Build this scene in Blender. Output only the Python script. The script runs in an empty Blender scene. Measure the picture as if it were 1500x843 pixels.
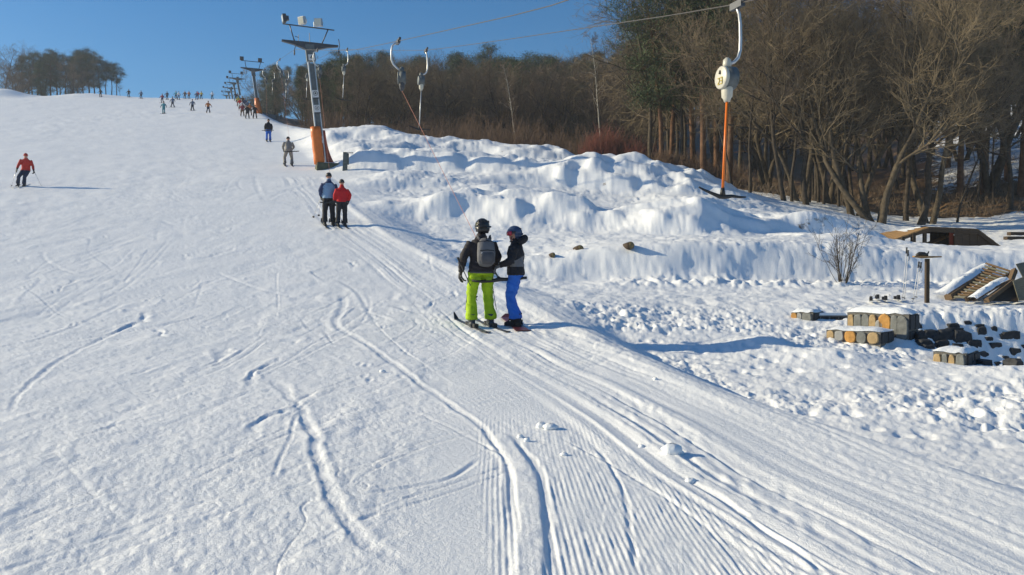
import bpy, math, random
import numpy as np
from mathutils import Vector, Matrix
from mathutils.kdtree import KDTree

SC = bpy.context.scene
COL = SC.collection
# ------------------------------------------------------------------ camera, sky, sun, exposure
F, CX, H0, CZ = 1150.0, 750.0, 410.0, 1.6      # focal length and horizon line of the photograph (px), eye height (m)
cam_d = bpy.data.cameras.new('camera'); cam = bpy.data.objects.new('camera', cam_d); COL.objects.link(cam)
cam_d.sensor_width = 36.0; cam_d.lens = 36.0 * F / 1500.0
cam_d.clip_start = 0.1; cam_d.clip_end = 6000
cam.location = (0, 0, CZ)
cam.rotation_euler = (math.radians(90) - math.atan((421.5 - H0) / F), 0, 0)
SC.camera = cam

SUN_EL, SUN_AZ = math.radians(21.5), math.radians(-82)   # azimuth clockwise from +Y
to_sun = Vector((math.sin(SUN_AZ) * math.cos(SUN_EL), math.cos(SUN_AZ) * math.cos(SUN_EL), math.sin(SUN_EL)))
W = bpy.data.worlds.new('World'); SC.world = W; W.use_nodes = True
nt = W.node_tree; nt.nodes.clear()
sky = nt.nodes.new('ShaderNodeTexSky'); sky.sky_type = 'NISHITA'; sky.sun_disc = False
sky.sun_elevation = SUN_EL; sky.sun_rotation = SUN_AZ
sky.altitude = 300; sky.air_density = 1.0; sky.dust_density = 0.6; sky.ozone_density = 3.0
bg = nt.nodes.new('ShaderNodeBackground'); bg.inputs['Strength'].default_value = 0.092
wo = nt.nodes.new('ShaderNodeOutputWorld')
hs = nt.nodes.new('ShaderNodeHueSaturation'); hs.inputs['Saturation'].default_value = 1.4; hs.inputs['Value'].default_value = 1.08
nt.links.new(sky.outputs[0], hs.inputs['Color']); nt.links.new(hs.outputs[0], bg.inputs[0]); nt.links.new(bg.outputs[0], wo.inputs[0])
sun_d = bpy.data.lights.new('sun', 'SUN'); sun_d.energy = 5.0; sun_d.angle = math.radians(0.5); sun_d.color = (1.0, 0.88, 0.62)
sun = bpy.data.objects.new('sun', sun_d); COL.objects.link(sun)
sun.rotation_euler = (-to_sun).to_track_quat('-Z', 'Y').to_euler(); sun.location = (-60, 20, 60)
SC.view_settings.view_transform = 'Standard'; SC.view_settings.look = 'None'
SC.view_settings.exposure = 0.33; SC.view_settings.gamma = 1.0
SC.render.engine = 'CYCLES'
SC.cycles.use_denoising = True
SC.cycles.max_bounces = 6; SC.cycles.diffuse_bounces = 3; SC.cycles.volume_bounces = 0

# ------------------------------------------------------------------ numpy helpers
def sstep(x, a, b):
    t = np.clip((x - a) / (b - a), 0, 1); return t * t * (3 - 2 * t)

def _hash(ix, iy, seed):
    h = (ix.astype(np.int64) * 374761393 + iy.astype(np.int64) * 668265263 + seed * 1442695041) & 0xFFFFFFFF
    h = ((h ^ (h >> 13)) * 1274126177) & 0xFFFFFFFF
    h = (h ^ (h >> 16)) & 0xFFFFFFFF
    return h.astype(np.float64) / 4294967295.0

def vn(x, y, seed=0):                                # smooth value noise, -1..1
    x = np.asarray(x, float); y = np.asarray(y, float)
    ix = np.floor(x); iy = np.floor(y); fx = x - ix; fy = y - iy
    ix = ix.astype(np.int64); iy = iy.astype(np.int64)
    u = fx * fx * fx * (fx * (fx * 6 - 15) + 10); v = fy * fy * fy * (fy * (fy * 6 - 15) + 10)
    a = _hash(ix, iy, seed); b = _hash(ix + 1, iy, seed); c = _hash(ix, iy + 1, seed); d = _hash(ix + 1, iy + 1, seed)
    return ((a + (b - a) * u) * (1 - v) + (c + (d - c) * u) * v) * 2 - 1

def fbm(x, y, seed=0, octs=3, gain=.5):
    s = 0; a = 1.0
    for i in range(octs):
        k = 2.03 ** i; ca, sa = math.cos(.6 * i), math.sin(.6 * i)
        s = s + a * vn((x * ca - y * sa) * k + 17.3 * i, (x * sa + y * ca) * k, seed + i); a *= gain
    return s

def cells(x, y, seed=0):                             # distance to the nearest jittered point
    ix = np.floor(x).astype(np.int64); iy = np.floor(y).astype(np.int64)
    best = np.full(x.shape, 9.0)
    for dx in (-1, 0, 1):
        for dy in (-1, 0, 1):
            px = ix + dx + _hash(ix + dx, iy + dy, seed); py = iy + dy + _hash(ix + dx, iy + dy, seed + 7)
            best = np.minimum(best, (px - x) ** 2 + (py - y) ** 2)
    return np.sqrt(best)

# ------------------------------------------------------------------ terrain height (world metres; z relative to the eye, CZ added at the end)
_py = np.array([-400, -60, -30, 0, 4.5, 8, 13.3, 16, 20, 27, 36, 48, 63, 94, 130, 155, 175, 200, 235, 270, 330, 600, 2500])
_pz = np.array([-9, -5, -3.0, -1.60, -1.37, -1.18, -.81, -.42, .3, 1.83, 4.0, 6.97, 11.0, 19.3, 28.9, 35.3, 39.7, 44.5, 51, 57, 62, 66, 60])
_gy = np.arange(-400, 2500, .25); _gz = np.interp(_gy, _py, _pz)
def _gauss(z, n):
    k = np.exp(-np.linspace(-2.2, 2.2, 2 * n + 1) ** 2); k /= k.sum()
    return np.convolve(np.pad(z, n, mode='edge'), k, 'valid')
_w = sstep(_gy, 30, 120)
_gz = _gauss(_gz, 9) * (1 - _w) + _gauss(_gz, 40) * _w
def prof(Y): return np.interp(Y, _gy, _gz)

_Ys = np.exp(np.linspace(math.log(2.5), math.log(158), 4000)); _yy = H0 - F * prof(_Ys) / _Ys
def depth_of_row(y):                                  # depth on the piste profile of an image row
    return float(np.interp(-y, -_yy, _Ys)) if y > _yy.min() else 150.0
def piste_pts(pts):
    o = []
    for x, y in pts:
        Yd = depth_of_row(y); o.append(((x - CX) / F * Yd, Yd))
    return np.array(o)

_e = piste_pts([(1500, 730), (1300, 655), (1060, 575), (900, 506), (870, 490), (790, 447), (690, 398), (629, 371), (587, 351), (515, 299), (500, 275)])
_ey = np.concatenate([[-20, 0], _e[:, 1], [48, 63, 94, 130, 170, 300]])
_ex = np.concatenate([[11.0, 5.0], _e[:, 0], [4.9 - .385 * q + 1.5 for q in (48, 63, 94, 130, 170, 300)]])
_o = np.argsort(_ey); _ey, _ex = _ey[_o], _ex[_o]
def edge_x(Y): return np.interp(Y, _ey, _ex)
_t = piste_pts([(1350, 835), (1210, 755), (1080, 690), (960, 620), (850, 560), (715, 485), (640, 430), (560, 372), (495, 330), (440, 270), (420, 240)])
_ty = np.concatenate([[-20, 0], _t[:, 1], [63, 94, 130, 170, 300]]); _tx = np.concatenate([[12, 3.6], _t[:, 0], [4.9 - .385 * q for q in (63, 94, 130, 170, 300)]])
_o = np.argsort(_ty); _ty, _tx = _ty[_o], _tx[_o]
def track_x(Y): return np.interp(Y, _ty, _tx)

CTRL = []
def _row(Y, pts):
    for x, y in pts: CTRL.append((x, y, Y))
_row(4, [(1500, 830), (2000, 835)])
_row(5, [(1500, 752), (2100, 752)])
_row(7, [(1350, 656), (1700, 660)])
_row(8.5, [(1150, 603), (1500, 600), (1900, 605)])
_row(11, [(1000, 548), (1250, 540), (1450, 552), (1800, 555)])
_row(13, [(900, 512), (1100, 507), (1230, 511), (1330, 514), (1400, 522), (1800, 520)])
_row(15, [(850, 462), (1000, 472), (1150, 474), (1220, 474), (1320, 466), (1500, 463), (1800, 463)])
_row(16.3, [(800, 441), (1000, 455), (1200, 450), (1330, 449), (1400, 451), (1500, 452), (1800, 452)])
_row(18, [(850, 432), (1000, 438), (1200, 439), (1450, 440), (1800, 440)])
_row(21.1, [(780, 412), (850, 413), (1000, 415), (1100, 416), (1300, 416), (1450, 415), (1800, 419)])
_row(22.15, [(720, 380), (800, 373), (900, 362), (1000, 355), (1100, 353), (1200, 357), (1300, 364), (1450, 369), (1800, 369)])
_row(25, [(680, 362), (800, 362), (900, 354), (1000, 350), (1150, 351), (1300, 360), (1450, 364), (1800, 364)])
_row(28, [(620, 342), (700, 344), (850, 345), (1000, 345), (1100, 346), (1200, 350), (1300, 358), (1450, 361), (1800, 358)])
_row(32, [(580, 315), (700, 318), (850, 325), (1000, 330), (1150, 335), (1290, 361), (1380, 363), (1460, 365), (1800, 355)])
_row(36, [(540, 290), (700, 296), (850, 306), (1000, 311), (1150, 319), (1300, 347), (1450, 354), (1800, 340)])
_row(42, [(520, 258), (650, 262), (800, 270), (950, 277), (1080, 290), (1200, 306), (1300, 328), (1450, 336), (1800, 315)])
_row(50, [(500, 225), (600, 232), (700, 240), (800, 247), (900, 257), (960, 255), (1080, 278), (1200, 296), (1350, 312), (1500, 292), (1800, 280)])
_row(58, [(480, 205), (560, 203), (650, 212), (750, 220), (850, 230), (950, 250), (1080, 275), (1200, 291), (1350, 285), (1500, 250), (1800, 240)])
_row(66, [(470, 190), (560, 190), (650, 206), (800, 225), (950, 250), (1100, 270), (1250, 280), (1400, 243), (1500, 215), (1800, 200)])
_row(80, [(430, 186), (480, 194), (600, 215), (800, 238), (1000, 250), (1200, 262), (1350, 225), (1500, 198), (1900, 190)])
_row(130, [(400, 168), (480, 198), (700, 214), (900, 208), (1200, 200), (1350, 190), (1500, 180), (1900, 175)])
_row(200, [(300, 160), (500, 185), (800, 170), (1200, 155), (1500, 145), (1900, 140)])
_row(450, [(300, 250), (800, 230), (1500, 200), (1900, 200)])
_rows = sorted({c[2] for c in CTRL}); _ga = np.linspace(-1.2, 2.9, 420); _gb = np.linspace(math.log(4), math.log(450), 620)
_RV = []
for _Y in _rows:
    _p = sorted((x, y) for x, y, Yd in CTRL if Yd == _Y)
    _RV.append((H0 - np.interp(_ga / 3.0 * F + CX, [q[0] for q in _p], [q[1] for q in _p])) / F)
_RV = np.array(_RV); _lr = np.log(_rows)
_GV = np.stack([np.interp(_gb, _lr, _RV[:, k]) for k in range(len(_ga))])
def _sm(A, n, ax):
    k = np.exp(-np.linspace(-2, 2, 2 * n + 1) ** 2); k /= k.sum(); pad = [(0, 0), (0, 0)]; pad[ax] = (n, n)
    return np.apply_along_axis(lambda r: np.convolve(r, k, 'valid'), ax, np.pad(A, pad, mode='edge'))
_GV = _sm(_sm(_GV, 9, 0), 4, 1)
def right_z(X, Y):
    Y = Y + (.30 * vn(X * .31 + .17 * Y, Y * .2, 150) + .13 * vn(.8 * X + .5 * Y, .9 * Y - .5 * X, 151)) * sstep(Y, 17, 20) * (1 - sstep(Y, 26, 32))
    Yc = np.clip(Y, 4.0, 450); a = np.clip(X / Yc * 3.0, -1.19, 2.89); b = np.log(Yc)
    fa = (a - _ga[0]) / (_ga[1] - _ga[0]); fb = np.clip((b - _gb[0]) / (_gb[1] - _gb[0]), 0, len(_gb) - 1.001)
    ia = fa.astype(int); ib = fb.astype(int); fa = fa - ia; fb = fb - ib
    v = (_GV[ia, ib] * (1 - fa) + _GV[ia + 1, ib] * fa) * (1 - fb) + (_GV[ia, ib + 1] * (1 - fa) + _GV[ia + 1, ib + 1] * fa) * fb
    return v * Yc

# mounds of the bike park: image column of the centre, depth, half length, half width, height, turn (deg)
MOUNDS = [(685, 32.5, 3.4, 1.5, 1.25, -4), (868, 31.0, 2.2, 1.5, .85, -12), (660, 46.5, 4.6, 1.9, 1.35, -3), (770, 43.0, 2.2, 1.6, .6, 20),
          (515, 60, 2.3, 2.0, .9, 0), (615, 58, 2.2, 1.6, .6, 10), (705, 56.5, 2.3, 1.6, .75, -8), (797, 55, 1.9, 1.6, 1.0, 0), (560, 53, 2.0, 1.4, .6, 25),
          (965, 43, 3.3, 2.3, 1.55, -8), (880, 45, 2.4, 1.7, .9, 10), (990, 29.6, 1.35, 1.2, .95, -10), (1060, 30.2, 1.6, 1.0, .85, 4), (1205, 31, 1.7, 1.2, 1.1, 0),
          (1135, 34, 2.0, 1.2, .55, -15), (600, 40.5, 2.3, 1.2, .55, 15), (745, 37.5, 2.2, 1.2, .6, -10), (1060, 38, 2.4, 1.3, .6, 12),
          (545, 69, 2.4, 1.6, .7, 0), (850, 51, 2.0, 1.5, .6, -8), (480, 52, 1.6, 1.2, .5, 0), (1240, 27, 1.5, .9, .35, 0)]

def forest_start(X, Y):
    a = CX + F * X / np.maximum(Y, 1)
    return np.interp(a, [300, 430, 470, 560, 700, 800, 870, 960, 1080, 1200, 1300, 1440, 1600], [160, 84, 80, 76, 66, 63, 60, 57, 52, 48, 45.5, 45, 46])

def polyd(X, Y, pts):
    """unsigned and signed distance, and position along, to a polyline (vectorised; pts (k,2))"""
    best = np.full(X.shape, 1e9); sg = np.zeros(X.shape); al = np.zeros(X.shape); acc = 0.
    for (x0, y0), (x1, y1) in zip(pts[:-1], pts[1:]):
        dx, dy = x1 - x0, y1 - y0; L2 = dx * dx + dy * dy + 1e-9; L = math.sqrt(L2)
        t = np.clip(((X - x0) * dx + (Y - y0) * dy) / L2, 0, 1)
        ex, ey = X - x0 - t * dx, Y - y0 - t * dy; d = ex * ex + ey * ey
        m = d < best; best = np.where(m, d, best); sg = np.where(m, np.sign(dx * ey - dy * ex), sg); al = np.where(m, acc + t * L, al); acc += L
    return np.sqrt(best), sg, al, acc

def smooth_poly(p, n=7):
    p = np.array(p, float); q = np.vstack([2 * p[0] - p[1], p, 2 * p[-1] - p[-2]]); out = []
    for i in range(1, len(q) - 2):
        for t in np.arange(n) / n:
            out.append(.5 * ((2 * q[i]) + (-q[i - 1] + q[i + 1]) * t + (2 * q[i - 1] - 5 * q[i] + 4 * q[i + 1] - q[i + 2]) * t * t + (-q[i - 1] + 3 * q[i] - 3 * q[i + 1] + q[i + 2]) * t ** 3))
    out.append(q[-2]); return np.array(out)

# ski tracks: image polyline, half width (m), depth (m), berm height (m), side of the berm
TRACKS = [([(395, 548), (440, 600), (462, 660), (490, 740), (520, 790), (560, 815), (640, 850)], .09, .035, .035, 1),
          ([(500, 422), (503, 450), (492, 475), (530, 500), (585, 540), (640, 580), (690, 612), (725, 645), (748, 690), (752, 750), (742, 850)], .06, .035, .03, -1),
          ([(755, 640), (790, 700), (802, 760), (806, 860)], .07, .03, .03, -1),
          ([(0, 620), (45, 560), (120, 510), (180, 483), (240, 448)], .05, .03, .02, 1), ([(0, 512), (80, 490), (130, 470), (185, 443)], .05, .03, .02, 1),
          ([(575, 430), (530, 460), (470, 498), (400, 540), (300, 575), (180, 590)], .03, .02, .014, 1),
          ([(540, 430), (540, 455), (515, 485), (470, 510), (380, 555)], .03, .02, .012, 1), 
          ([(20, 660), (110, 643), (200, 615), (280, 597)], .04, .022, .015, 1), ([(868, 650), (905, 700), (922, 760), (930, 860)], .04, .022, .016, -1),
          ([(700, 645), (740, 665), (800, 672), (880, 660)], .02, .012, .01, 1),
          ([(985, 690), (1050, 725), (1120, 775), (1180, 822), (1230, 870)], .05, .03, .045, -1), ([(530, 730), (600, 716), (665, 700), (700, 672)], .05, .03, .022, 1),
          
          
          ([(395, 715), (420, 650), (436, 600)], .04, .02, .012, 1),
          ([(600, 600), (690, 640), (745, 672)], .04, .02, .02, -1), ([(0, 800), (60, 790), (100, 800)], .05, .03, .02, 1),
          ([(240, 448), (330, 405), (420, 380)], .035, .02, .012, 1), ([(185, 443), (260, 425), (330, 408)], .035, .018, .01, 1), ([(0, 470), (110, 440), (240, 400), (340, 370)], .04, .02, .012, 1),
          ([(300, 640), (400, 628), (560, 600)], .03, .016, .01, 1), ([(440, 560), (560, 520), (700, 500)], .02, .012, .008, 1), ([(820, 640), (980, 730), (1060, 800), (1100, 860)], .03, .02, .02, -1),
          ([(100, 380), (250, 330), (330, 300)], .05, .02, .012, 1), ([(0, 420), (120, 385), (210, 350)], .05, .02, .012, 1),
          ([(60, 345), (180, 300), (260, 285)], .06, .02, .012, 1), ([(385, 210), (375, 260), (390, 300)], .08, .03, .02, 1)]
_rt = random.Random(21)
for _i in range(16):                                  # long shallow arcs cut by carving skis, in pairs
    _x, _y = _rt.uniform(-60, 520), _rt.uniform(400, 800); _dx, _dy, _b = _rt.uniform(120, 330), -_rt.uniform(25, 110), _rt.uniform(-28, 28)
    for _o in (0, _rt.uniform(7, 15)):
        TRACKS.append(([(_x + _dx * t + .3 * _o, _y + _dy * t + _b * 4 * t * (1 - t) + _o * (1 - .35 * t)) for t in (0, .2, .4, .6, .8, 1)], .028, .022, .014, 1 if _i % 3 else -1))
TRACKS = [(smooth_poly(piste_pts(p)), w, d, b, s) for p, w, d, b, s in TRACKS]
BAND = smooth_poly(piste_pts([(735, 640), (765, 690), (778, 750), (775, 860)]))
DENTS = piste_pts([(590, 513), (596, 518), (533, 551), (541, 556), (527, 535), (537, 537), (635, 487), (628, 483),
                   (645, 462), (640, 470), (300, 480), (560, 480), (440, 470), (220, 525)])

def s_off(X, Y): return X - np.interp(Y, _ty, _tx)
def H(X, Y, fine=True):
    X = np.asarray(X, float); Y = np.asarray(Y, float)
    z = prof(Y) + .7 * sstep(-X, 30, 90) * sstep(Y, 90, 150)
    d = (X - edge_x(Y)) * .93
    wid = np.clip(.075 * Y, .55, 2.6)
    w = sstep(d / wid, 0, 1) * sstep(Y, 1.0, 4.0)
    R = right_z(X, Y)
    a = np.where(Y > 4, X / np.maximum(Y, .1), 0)
    for px, my, la, lb, h, turn in MOUNDS:
        la = la * 1.3
        mx = (px - CX) / F * my; m = (np.abs(X - mx) < la * 2.3) & (np.abs(Y - my) < la * 2.3)
        if m.any():
            c, s = math.cos(math.radians(turn)), math.sin(math.radians(turn))
            u = ((X[m] - mx) * c + (Y[m] - my) * s) / la; v = (-(X[m] - mx) * s + (Y[m] - my) * c) / lb
            u = u + .26 * vn(X[m] * .5, Y[m] * .5, 5) + .08 * vn(X[m] * 1.9, Y[m] * 1.9, 6); v = v + .42 * vn(X[m] * .35, Y[m] * .4, 9) + .10 * vn(X[m] * 1.5, Y[m] * 1.5, 10)
            R[m] = R[m] + .80 * h * np.exp(-np.abs(u) ** 3.0 - np.abs(np.where(v < 0, v, v * .55)) ** 3.6) * (.9 + .2 * vn(X[m] * 1.1, Y[m] * 1.1, 12))
    # the hollow in front of the stone wall
    bx = sstep(X, 7.15 - .12 * (Y - 13.6), 7.5 - .12 * (Y - 13.6))
    by = sstep(Y, 11.75, 12.5) * (1 - sstep(Y, 14.75, 15.75))
    R = R - (.75 + .35 * sstep(Y, 12.5, 14.6)) * bx * by
    # pile at the crest on the far left
    R = R; z = z + 1.7 * np.exp(-((X + 98) / 4.5) ** 2 - ((Y - 151) / 3.5) ** 2) + .8 * np.exp(-((X + 82) / 7) ** 2 - ((Y - 152) / 3) ** 2)
    z = z * (1 - w) + R * w
    if not fine: return z + CZ
    on = 1 - w
    far = sstep(Y, 12, 40)
    # piste: gentle unevenness, wind crust, chatter
    p = far * (.022 * (fbm(X * .34, Y * .22, 11, 3) + .6 * vn(X * .12, Y * .5, 14)) + .020 * fbm(X * .8 + .35 * Y, Y * .34, 16, 3, .6) * (.6 + .6 * vn(X * .1, Y * .07, 18))) + .012 * (1 - far) * fbm(X * .8, Y * .6, 12, 2)
    near = (Y > 1.5) & (Y < 42) & (np.abs(X) < 40)
    q = np.zeros_like(X); xn, yn = X[near], Y[near]
    yaw = xn + .04 * yn
    left = 1 - sstep(yaw, -.7, -.1) * (1 - sstep(yn, 7.5, 11))
    fade = 1 - sstep(yn, 16, 42)
    ch = vn(xn * 2.6 + .8 * vn(xn * 1.1, yn * 1.1, 31), yn * .55, 32)
    q1 = .007 * np.maximum(ch - .22, 0) * left * (.4 + .6 * fade) * 1.6
    q1 = q1 - .006 * np.exp(-(vn(xn * 1.3 + .5 * vn(xn * 3, yn * 3, 35), yn * .33, 34) / .035) ** 2) * left * sstep(vn(xn * .8, yn * .8, 36), -.1, .5)
    q1 = q1 + .0042 * left * fbm(xn * 11, yn * 8, 41, 3) * (1 - sstep(yn, 9, 28) * .5)
    q1 = q1 + (.002 + .006 * sstep(vn(xn * .5, yn * .35, 45), -.1, .5)) * left * fbm(xn * 3.2, yn * 1.3, 44, 2)
    st = np.abs(vn(xn * 1.15 + .35 * vn(xn * .9, yn * .9, 37) + .10 * vn(xn * 6, yn * 4, 38), yn * .30, 39)); brk = sstep(vn(xn * 2.2, yn * 1.6, 40), -.35, .25) * sstep(vn(xn * .6, yn * .45, 42), -.1, .3)
    q1 = q1 - .014 * np.exp(-(st / .05) ** 2) * brk * left * fade + .012 * np.exp(-((st - .13) / .06) ** 2) * brk * left * fade
    q1 = q1 + .0035 * left * (np.abs(fbm(xn * 13 + yn * 4, yn * 6, 47, 3, .6)) - .3) * (1 - sstep(yn, 5, 12))
    lf = left + (1 - left) * .35 * (1 - sstep(s_off(xn, yn), -1.1, -.8))
    for ang, fr, sd in ((-18, 2.1, 0), (12, 2.6, 3), (34, 1.9, 6), (-40, 1.3, 9), (3, 3.4, 12), (22, 2.9, 15)):
        ca, sa = math.cos(math.radians(ang)), math.sin(math.radians(ang)); uu = xn * ca - yn * sa; vv = xn * sa + yn * ca
        sc_ = np.clip(yn / 7, 1, 3.2); lev = np.floor(np.log2(sc_)); f2 = fr / 1.7 ** lev
        nz = vn(uu * f2 + .5 * vn(uu * .17, vv * .17, 130 + sd), vv * .11 + lev * 7.3, 131 + sd); mk = sstep(vn(uu * .45, vv * .22, 132 + sd), .12, .42)
        q1 = q1 + lf * mk * (.5 + .5 * sstep(yn, 6, 11)) * (1.25 ** lev) * (-.0060 * np.exp(-(nz / .030) ** 2) + .0035 * np.exp(-((nz - .07) / .035) ** 2))
    # groomer ridges
    s = xn - np.interp(yn, _ty, _tx)
    cw = sstep(xn + .06 * yn, .05, .16) * (1 - sstep(s, -.75, -.45)) * (1 - sstep(yn, 5.8, 8.0))
    wob = .012 * vn(xn * 2.0, yn * 1.2, 50)
    q1 = q1 + cw * (.0023 * np.sin(2 * np.pi * (xn + .02 * yn + wob) / .034) * (.65 + .5 * vn(xn * 7, yn * 2.2, 51)) + .003 * vn(xn * 22, yn * 9, 52))
    # grooves worn by the skis of those being towed
    ln = sstep(s, -.95, -.55) * (1 - sstep(s, .55, .95))
    ws = s + .05 * vn(s * 0, yn * .4, 60)
    q1 = q1 + ln * (.55 + .5 * vn(xn * 1.6, yn * .45, 65)) * (.014 * vn(ws * 7.5, yn * .10, 61) + .009 * vn(ws * 19, yn * .16, 62) + .006 * vn(ws * 38, yn * .3, 69) + .007 * vn(xn * 20, yn * 7, 63) * sstep(vn(ws * 5, yn * .3, 64), -.2, .5))
    lane = sstep(s, .5, .9); q1 = q1 + lane * (.005 * vn(ws * 6, yn * .12, 66) + .005 * vn(ws * 21, yn * .3, 67) + .003 * vn(xn * 25, yn * 14, 68))
    q1 = q1 + .05 * np.exp(-((xn - edge_x(yn)) / .22 + .9) ** 2) * sstep(yn, 5, 9)
    for pts, tw, td, tb, sd in TRACKS:
        m = (xn > pts[:, 0].min() - .6) & (xn < pts[:, 0].max() + .6) & (yn > pts[:, 1].min() - .6) & (yn < pts[:, 1].max() + .6)
        if not m.any(): continue
        xm, ym = xn[m], yn[m]; jx = .35 * tw * vn(xm * 5, ym * 3, 71)
        dd, sg, al, L = polyd(xm + jx, ym, pts)
        e = np.minimum(sstep(al, 0, .15 * L + .01), 1 - sstep(al, .85 * L, L + .01)); e = .04 + .96 * e
        sc = .42 * np.clip(ym / 6, 1, 3.0); dd = dd / sc; sd_ = dd * sg * sd; mod = .55 + .45 * vn(xm * 2.3, ym * 1.5, 72)
        q1[m] += .30 * e * (-td * np.exp(-(dd / tw) ** 4) * (.6 + .4 * mod) + tb * np.exp(-((sd_ - 1.9 * tw) / (.8 * tw)) ** 2) * mod + .35 * tb * np.exp(-((sd_ + 1.7 * tw) / (.6 * tw)) ** 2))
    dd, sg, al, L = polyd(xn, yn, BAND)
    bm = (1 - sstep(dd, .05, .10)); q1 = q1 * (1 - .7 * bm) + bm * (.012 + .004 * fbm(xn * 14, yn * 6, 80, 2))
    for dxp, dyp in DENTS:
        m = (np.abs(xn - dxp) < .5) & (np.abs(yn - dyp) < .5)
        if m.any():
            r2 = (((xn[m] - dxp) / .028) ** 2 + ((yn[m] - dyp) / .07) ** 2); q1[m] += -.013 * np.exp(-r2) + .004 * np.exp(-(r2 ** .5 - 2) ** 2 * 3)
    q[near] = q1
    z = z + on * (p + q)
    # off the piste: trampled lumpy snow close by, soft bumps and ruts farther up
    rm = (w > .01) & (Y < 110)
    xr, yr = X[rm], Y[rm]; wr = w[rm]
    tr = sstep(yr, 5, 6.5) * (1 - sstep(yr, 15.6, 17.5))
    gap = sstep((xr - edge_x(yr)), .25, 1.2)
    amp = tr * (.5 + .5 * gap)
    big = sstep(vn(xr * .35, yr * .4, 85), -.35, .45) * .75 + .25 * sstep(xr, 3.5, 6.5) + .4 * (1 - sstep(yr, 9.5, 12)); flat = sstep(vn(xr * .55, yr * .45, 84), .15, .5)
    c1 = cells(xr * 1.9 + .6 * vn(xr * 2.3, yr * 2.3, 90), yr * 1.7, 91)
    lump = big * (.05 * (.55 - c1) + .055 * fbm(xr * 1.7, yr * 1.4, 92, 3)) + (.018 + .022 * big) * (.5 - cells(xr * 6.5 + .6 * vn(xr * 9, yr * 9, 89), yr * 5.5, 93)) + .020 * fbm(xr * 8, yr * 6.5, 94, 3, .62) + .010 * fbm(xr * 21, yr * 17, 83, 2)
    hole = -.075 * (1 - sstep(cells(xr * 2.1, yr * 1.6, 95), .07, .24)) * sstep(vn(xr * .5, yr * .5, 96), -.6, .1)
    r = amp * (lump * (1 - .65 * flat) + hole * (1 - .5 * flat))
    # heap in front of the steps
    r = r + .14 * np.exp(-((xr - 4.9) / .7) ** 2 - ((yr - 12.0) / .5) ** 2) + .2 * np.exp(-((xr - 7.0) / .9) ** 2 - ((yr - 10.6) / .8) ** 2) + .18 * np.exp(-((xr - 4.2) / .5) ** 2 - ((yr - 12.9) / .5) ** 2)
    up = 1 - tr; ys = yr; yr = yr + 1.5 * R[rm] * (1 - tr); ra = .77 * xr + .64 * yr; rb = -.64 * xr + .77 * yr
    r = r + up * (.034 * fbm(ra * .8, rb * .8, 101, 3) + .020 * fbm(ra * 2.9, rb * 2.6, 102, 4, .62) + .05 * sstep(vn(ra * .5, rb * .5, 87), .0, .5) * (.5 - cells(ra * 3.2, rb * 2.8, 86)) - .05 * (1 - sstep(cells(xr * 1.6, yr * 1.3, 97), .08, .22)) * sstep(vn(xr * .3, yr * .3, 88), -.1, .4))
    rs0 = right_slope(xr, ys); r = r * (1 - .62 * up * sstep(rs0, .2, .5))
    rid = sstep(rs0, .14, .4) * up * (1 - sstep(ys, 60, 75))
    wx = xr + .5 * vn(xr * .6, yr * .6, 103); msk = rid * sstep(vn(xr * .4, yr * .4, 116), -.35, .3)
    sk = lambda f, sd: np.exp(-(vn(wx * f + .25 * yr * vn(xr * .2, yr * .2, sd + 1), yr * .32, sd) / .16) ** 2)
    wal = 1 - .92 * sstep(ys, 20, 20.6) * (1 - sstep(ys, 23, 24))
    r = r - msk * wal * (.008 * sk(1.7, 113) + .016 * sk(3.7, 104) + .014 * sk(7, 106)) + rid * .022 * fbm(xr * 3.4, yr * 3.4, 98, 3, .6)
    yr = ys
    foot = np.exp(-((yr - 20.7) / .5) ** 2) * sstep(xr, 1.5, 4)
    r = r + foot * (.10 + .12 * (.5 - cells(xr * 4, yr * 4, 107)) + .05 * fbm(xr * 6, yr * 6, 108, 2))
    bw = bx[rm] * by[rm]
    r = r + bw * (.14 * (.5 - cells(xr * 3.0, yr * 3.4, 109)) + .05 * fbm(xr * 5, yr * 5, 110, 2))
    z[rm] = z[rm] + wr * r
    fm = (Y > 40) & (X > -60)
    z[fm] = z[fm] + .25 * sstep(Y[fm] - forest_start(X[fm], Y[fm]), 0, 4) * fbm(X[fm] * .5, Y[fm] * .5, 120, 3) * w[fm]
    return z + CZ

def right_slope(X, Y):
    e = .5
    def q(x, y): return H(x, y, False)
    return np.abs(q(X, Y + e) - q(X, Y - e)) / (2 * e) * .6 + np.abs(q(X + e, Y) - q(X - e, Y)) / (2 * e) * .8 - .08

def hz(x, y, fine=True): return float(H(np.array([x]), np.array([y]), fine)[0])
_hy = np.exp(np.linspace(math.log(3.4), math.log(240), 900))
def ground(x, y):
    """world point of the ground seen at an image position of the photograph"""
    X = (x - CX) / F * _hy; z = H(X, _hy, False); ray = CZ + (H0 - y) / F * _hy
    i = int(np.argmax(z >= ray)) if (z >= ray).any() else len(_hy) - 1
    if i == 0: i = 1
    f0, f1 = z[i - 1] - ray[i - 1], z[i] - ray[i]; t = min(1, max(0, -f0 / (f1 - f0 + 1e-9)))
    Yd = _hy[i - 1] + t * (_hy[i] - _hy[i - 1]); Xd = (x - CX) / F * Yd
    return Vector((Xd, Yd, hz(Xd, Yd)))
def at(x, y, Yd): return Vector(((x - CX) / F * Yd, Yd, CZ + (H0 - y) / F * Yd))
def on_ground(x, Yd): X = (x - CX) / F * Yd; return Vector((X, Yd, hz(X, Yd)))
def lift(Y): return 4.9 - .385 * Y
_LX = Vector((.933, .359, 0)); _LY = Vector((-.359, .933, 0))

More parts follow.
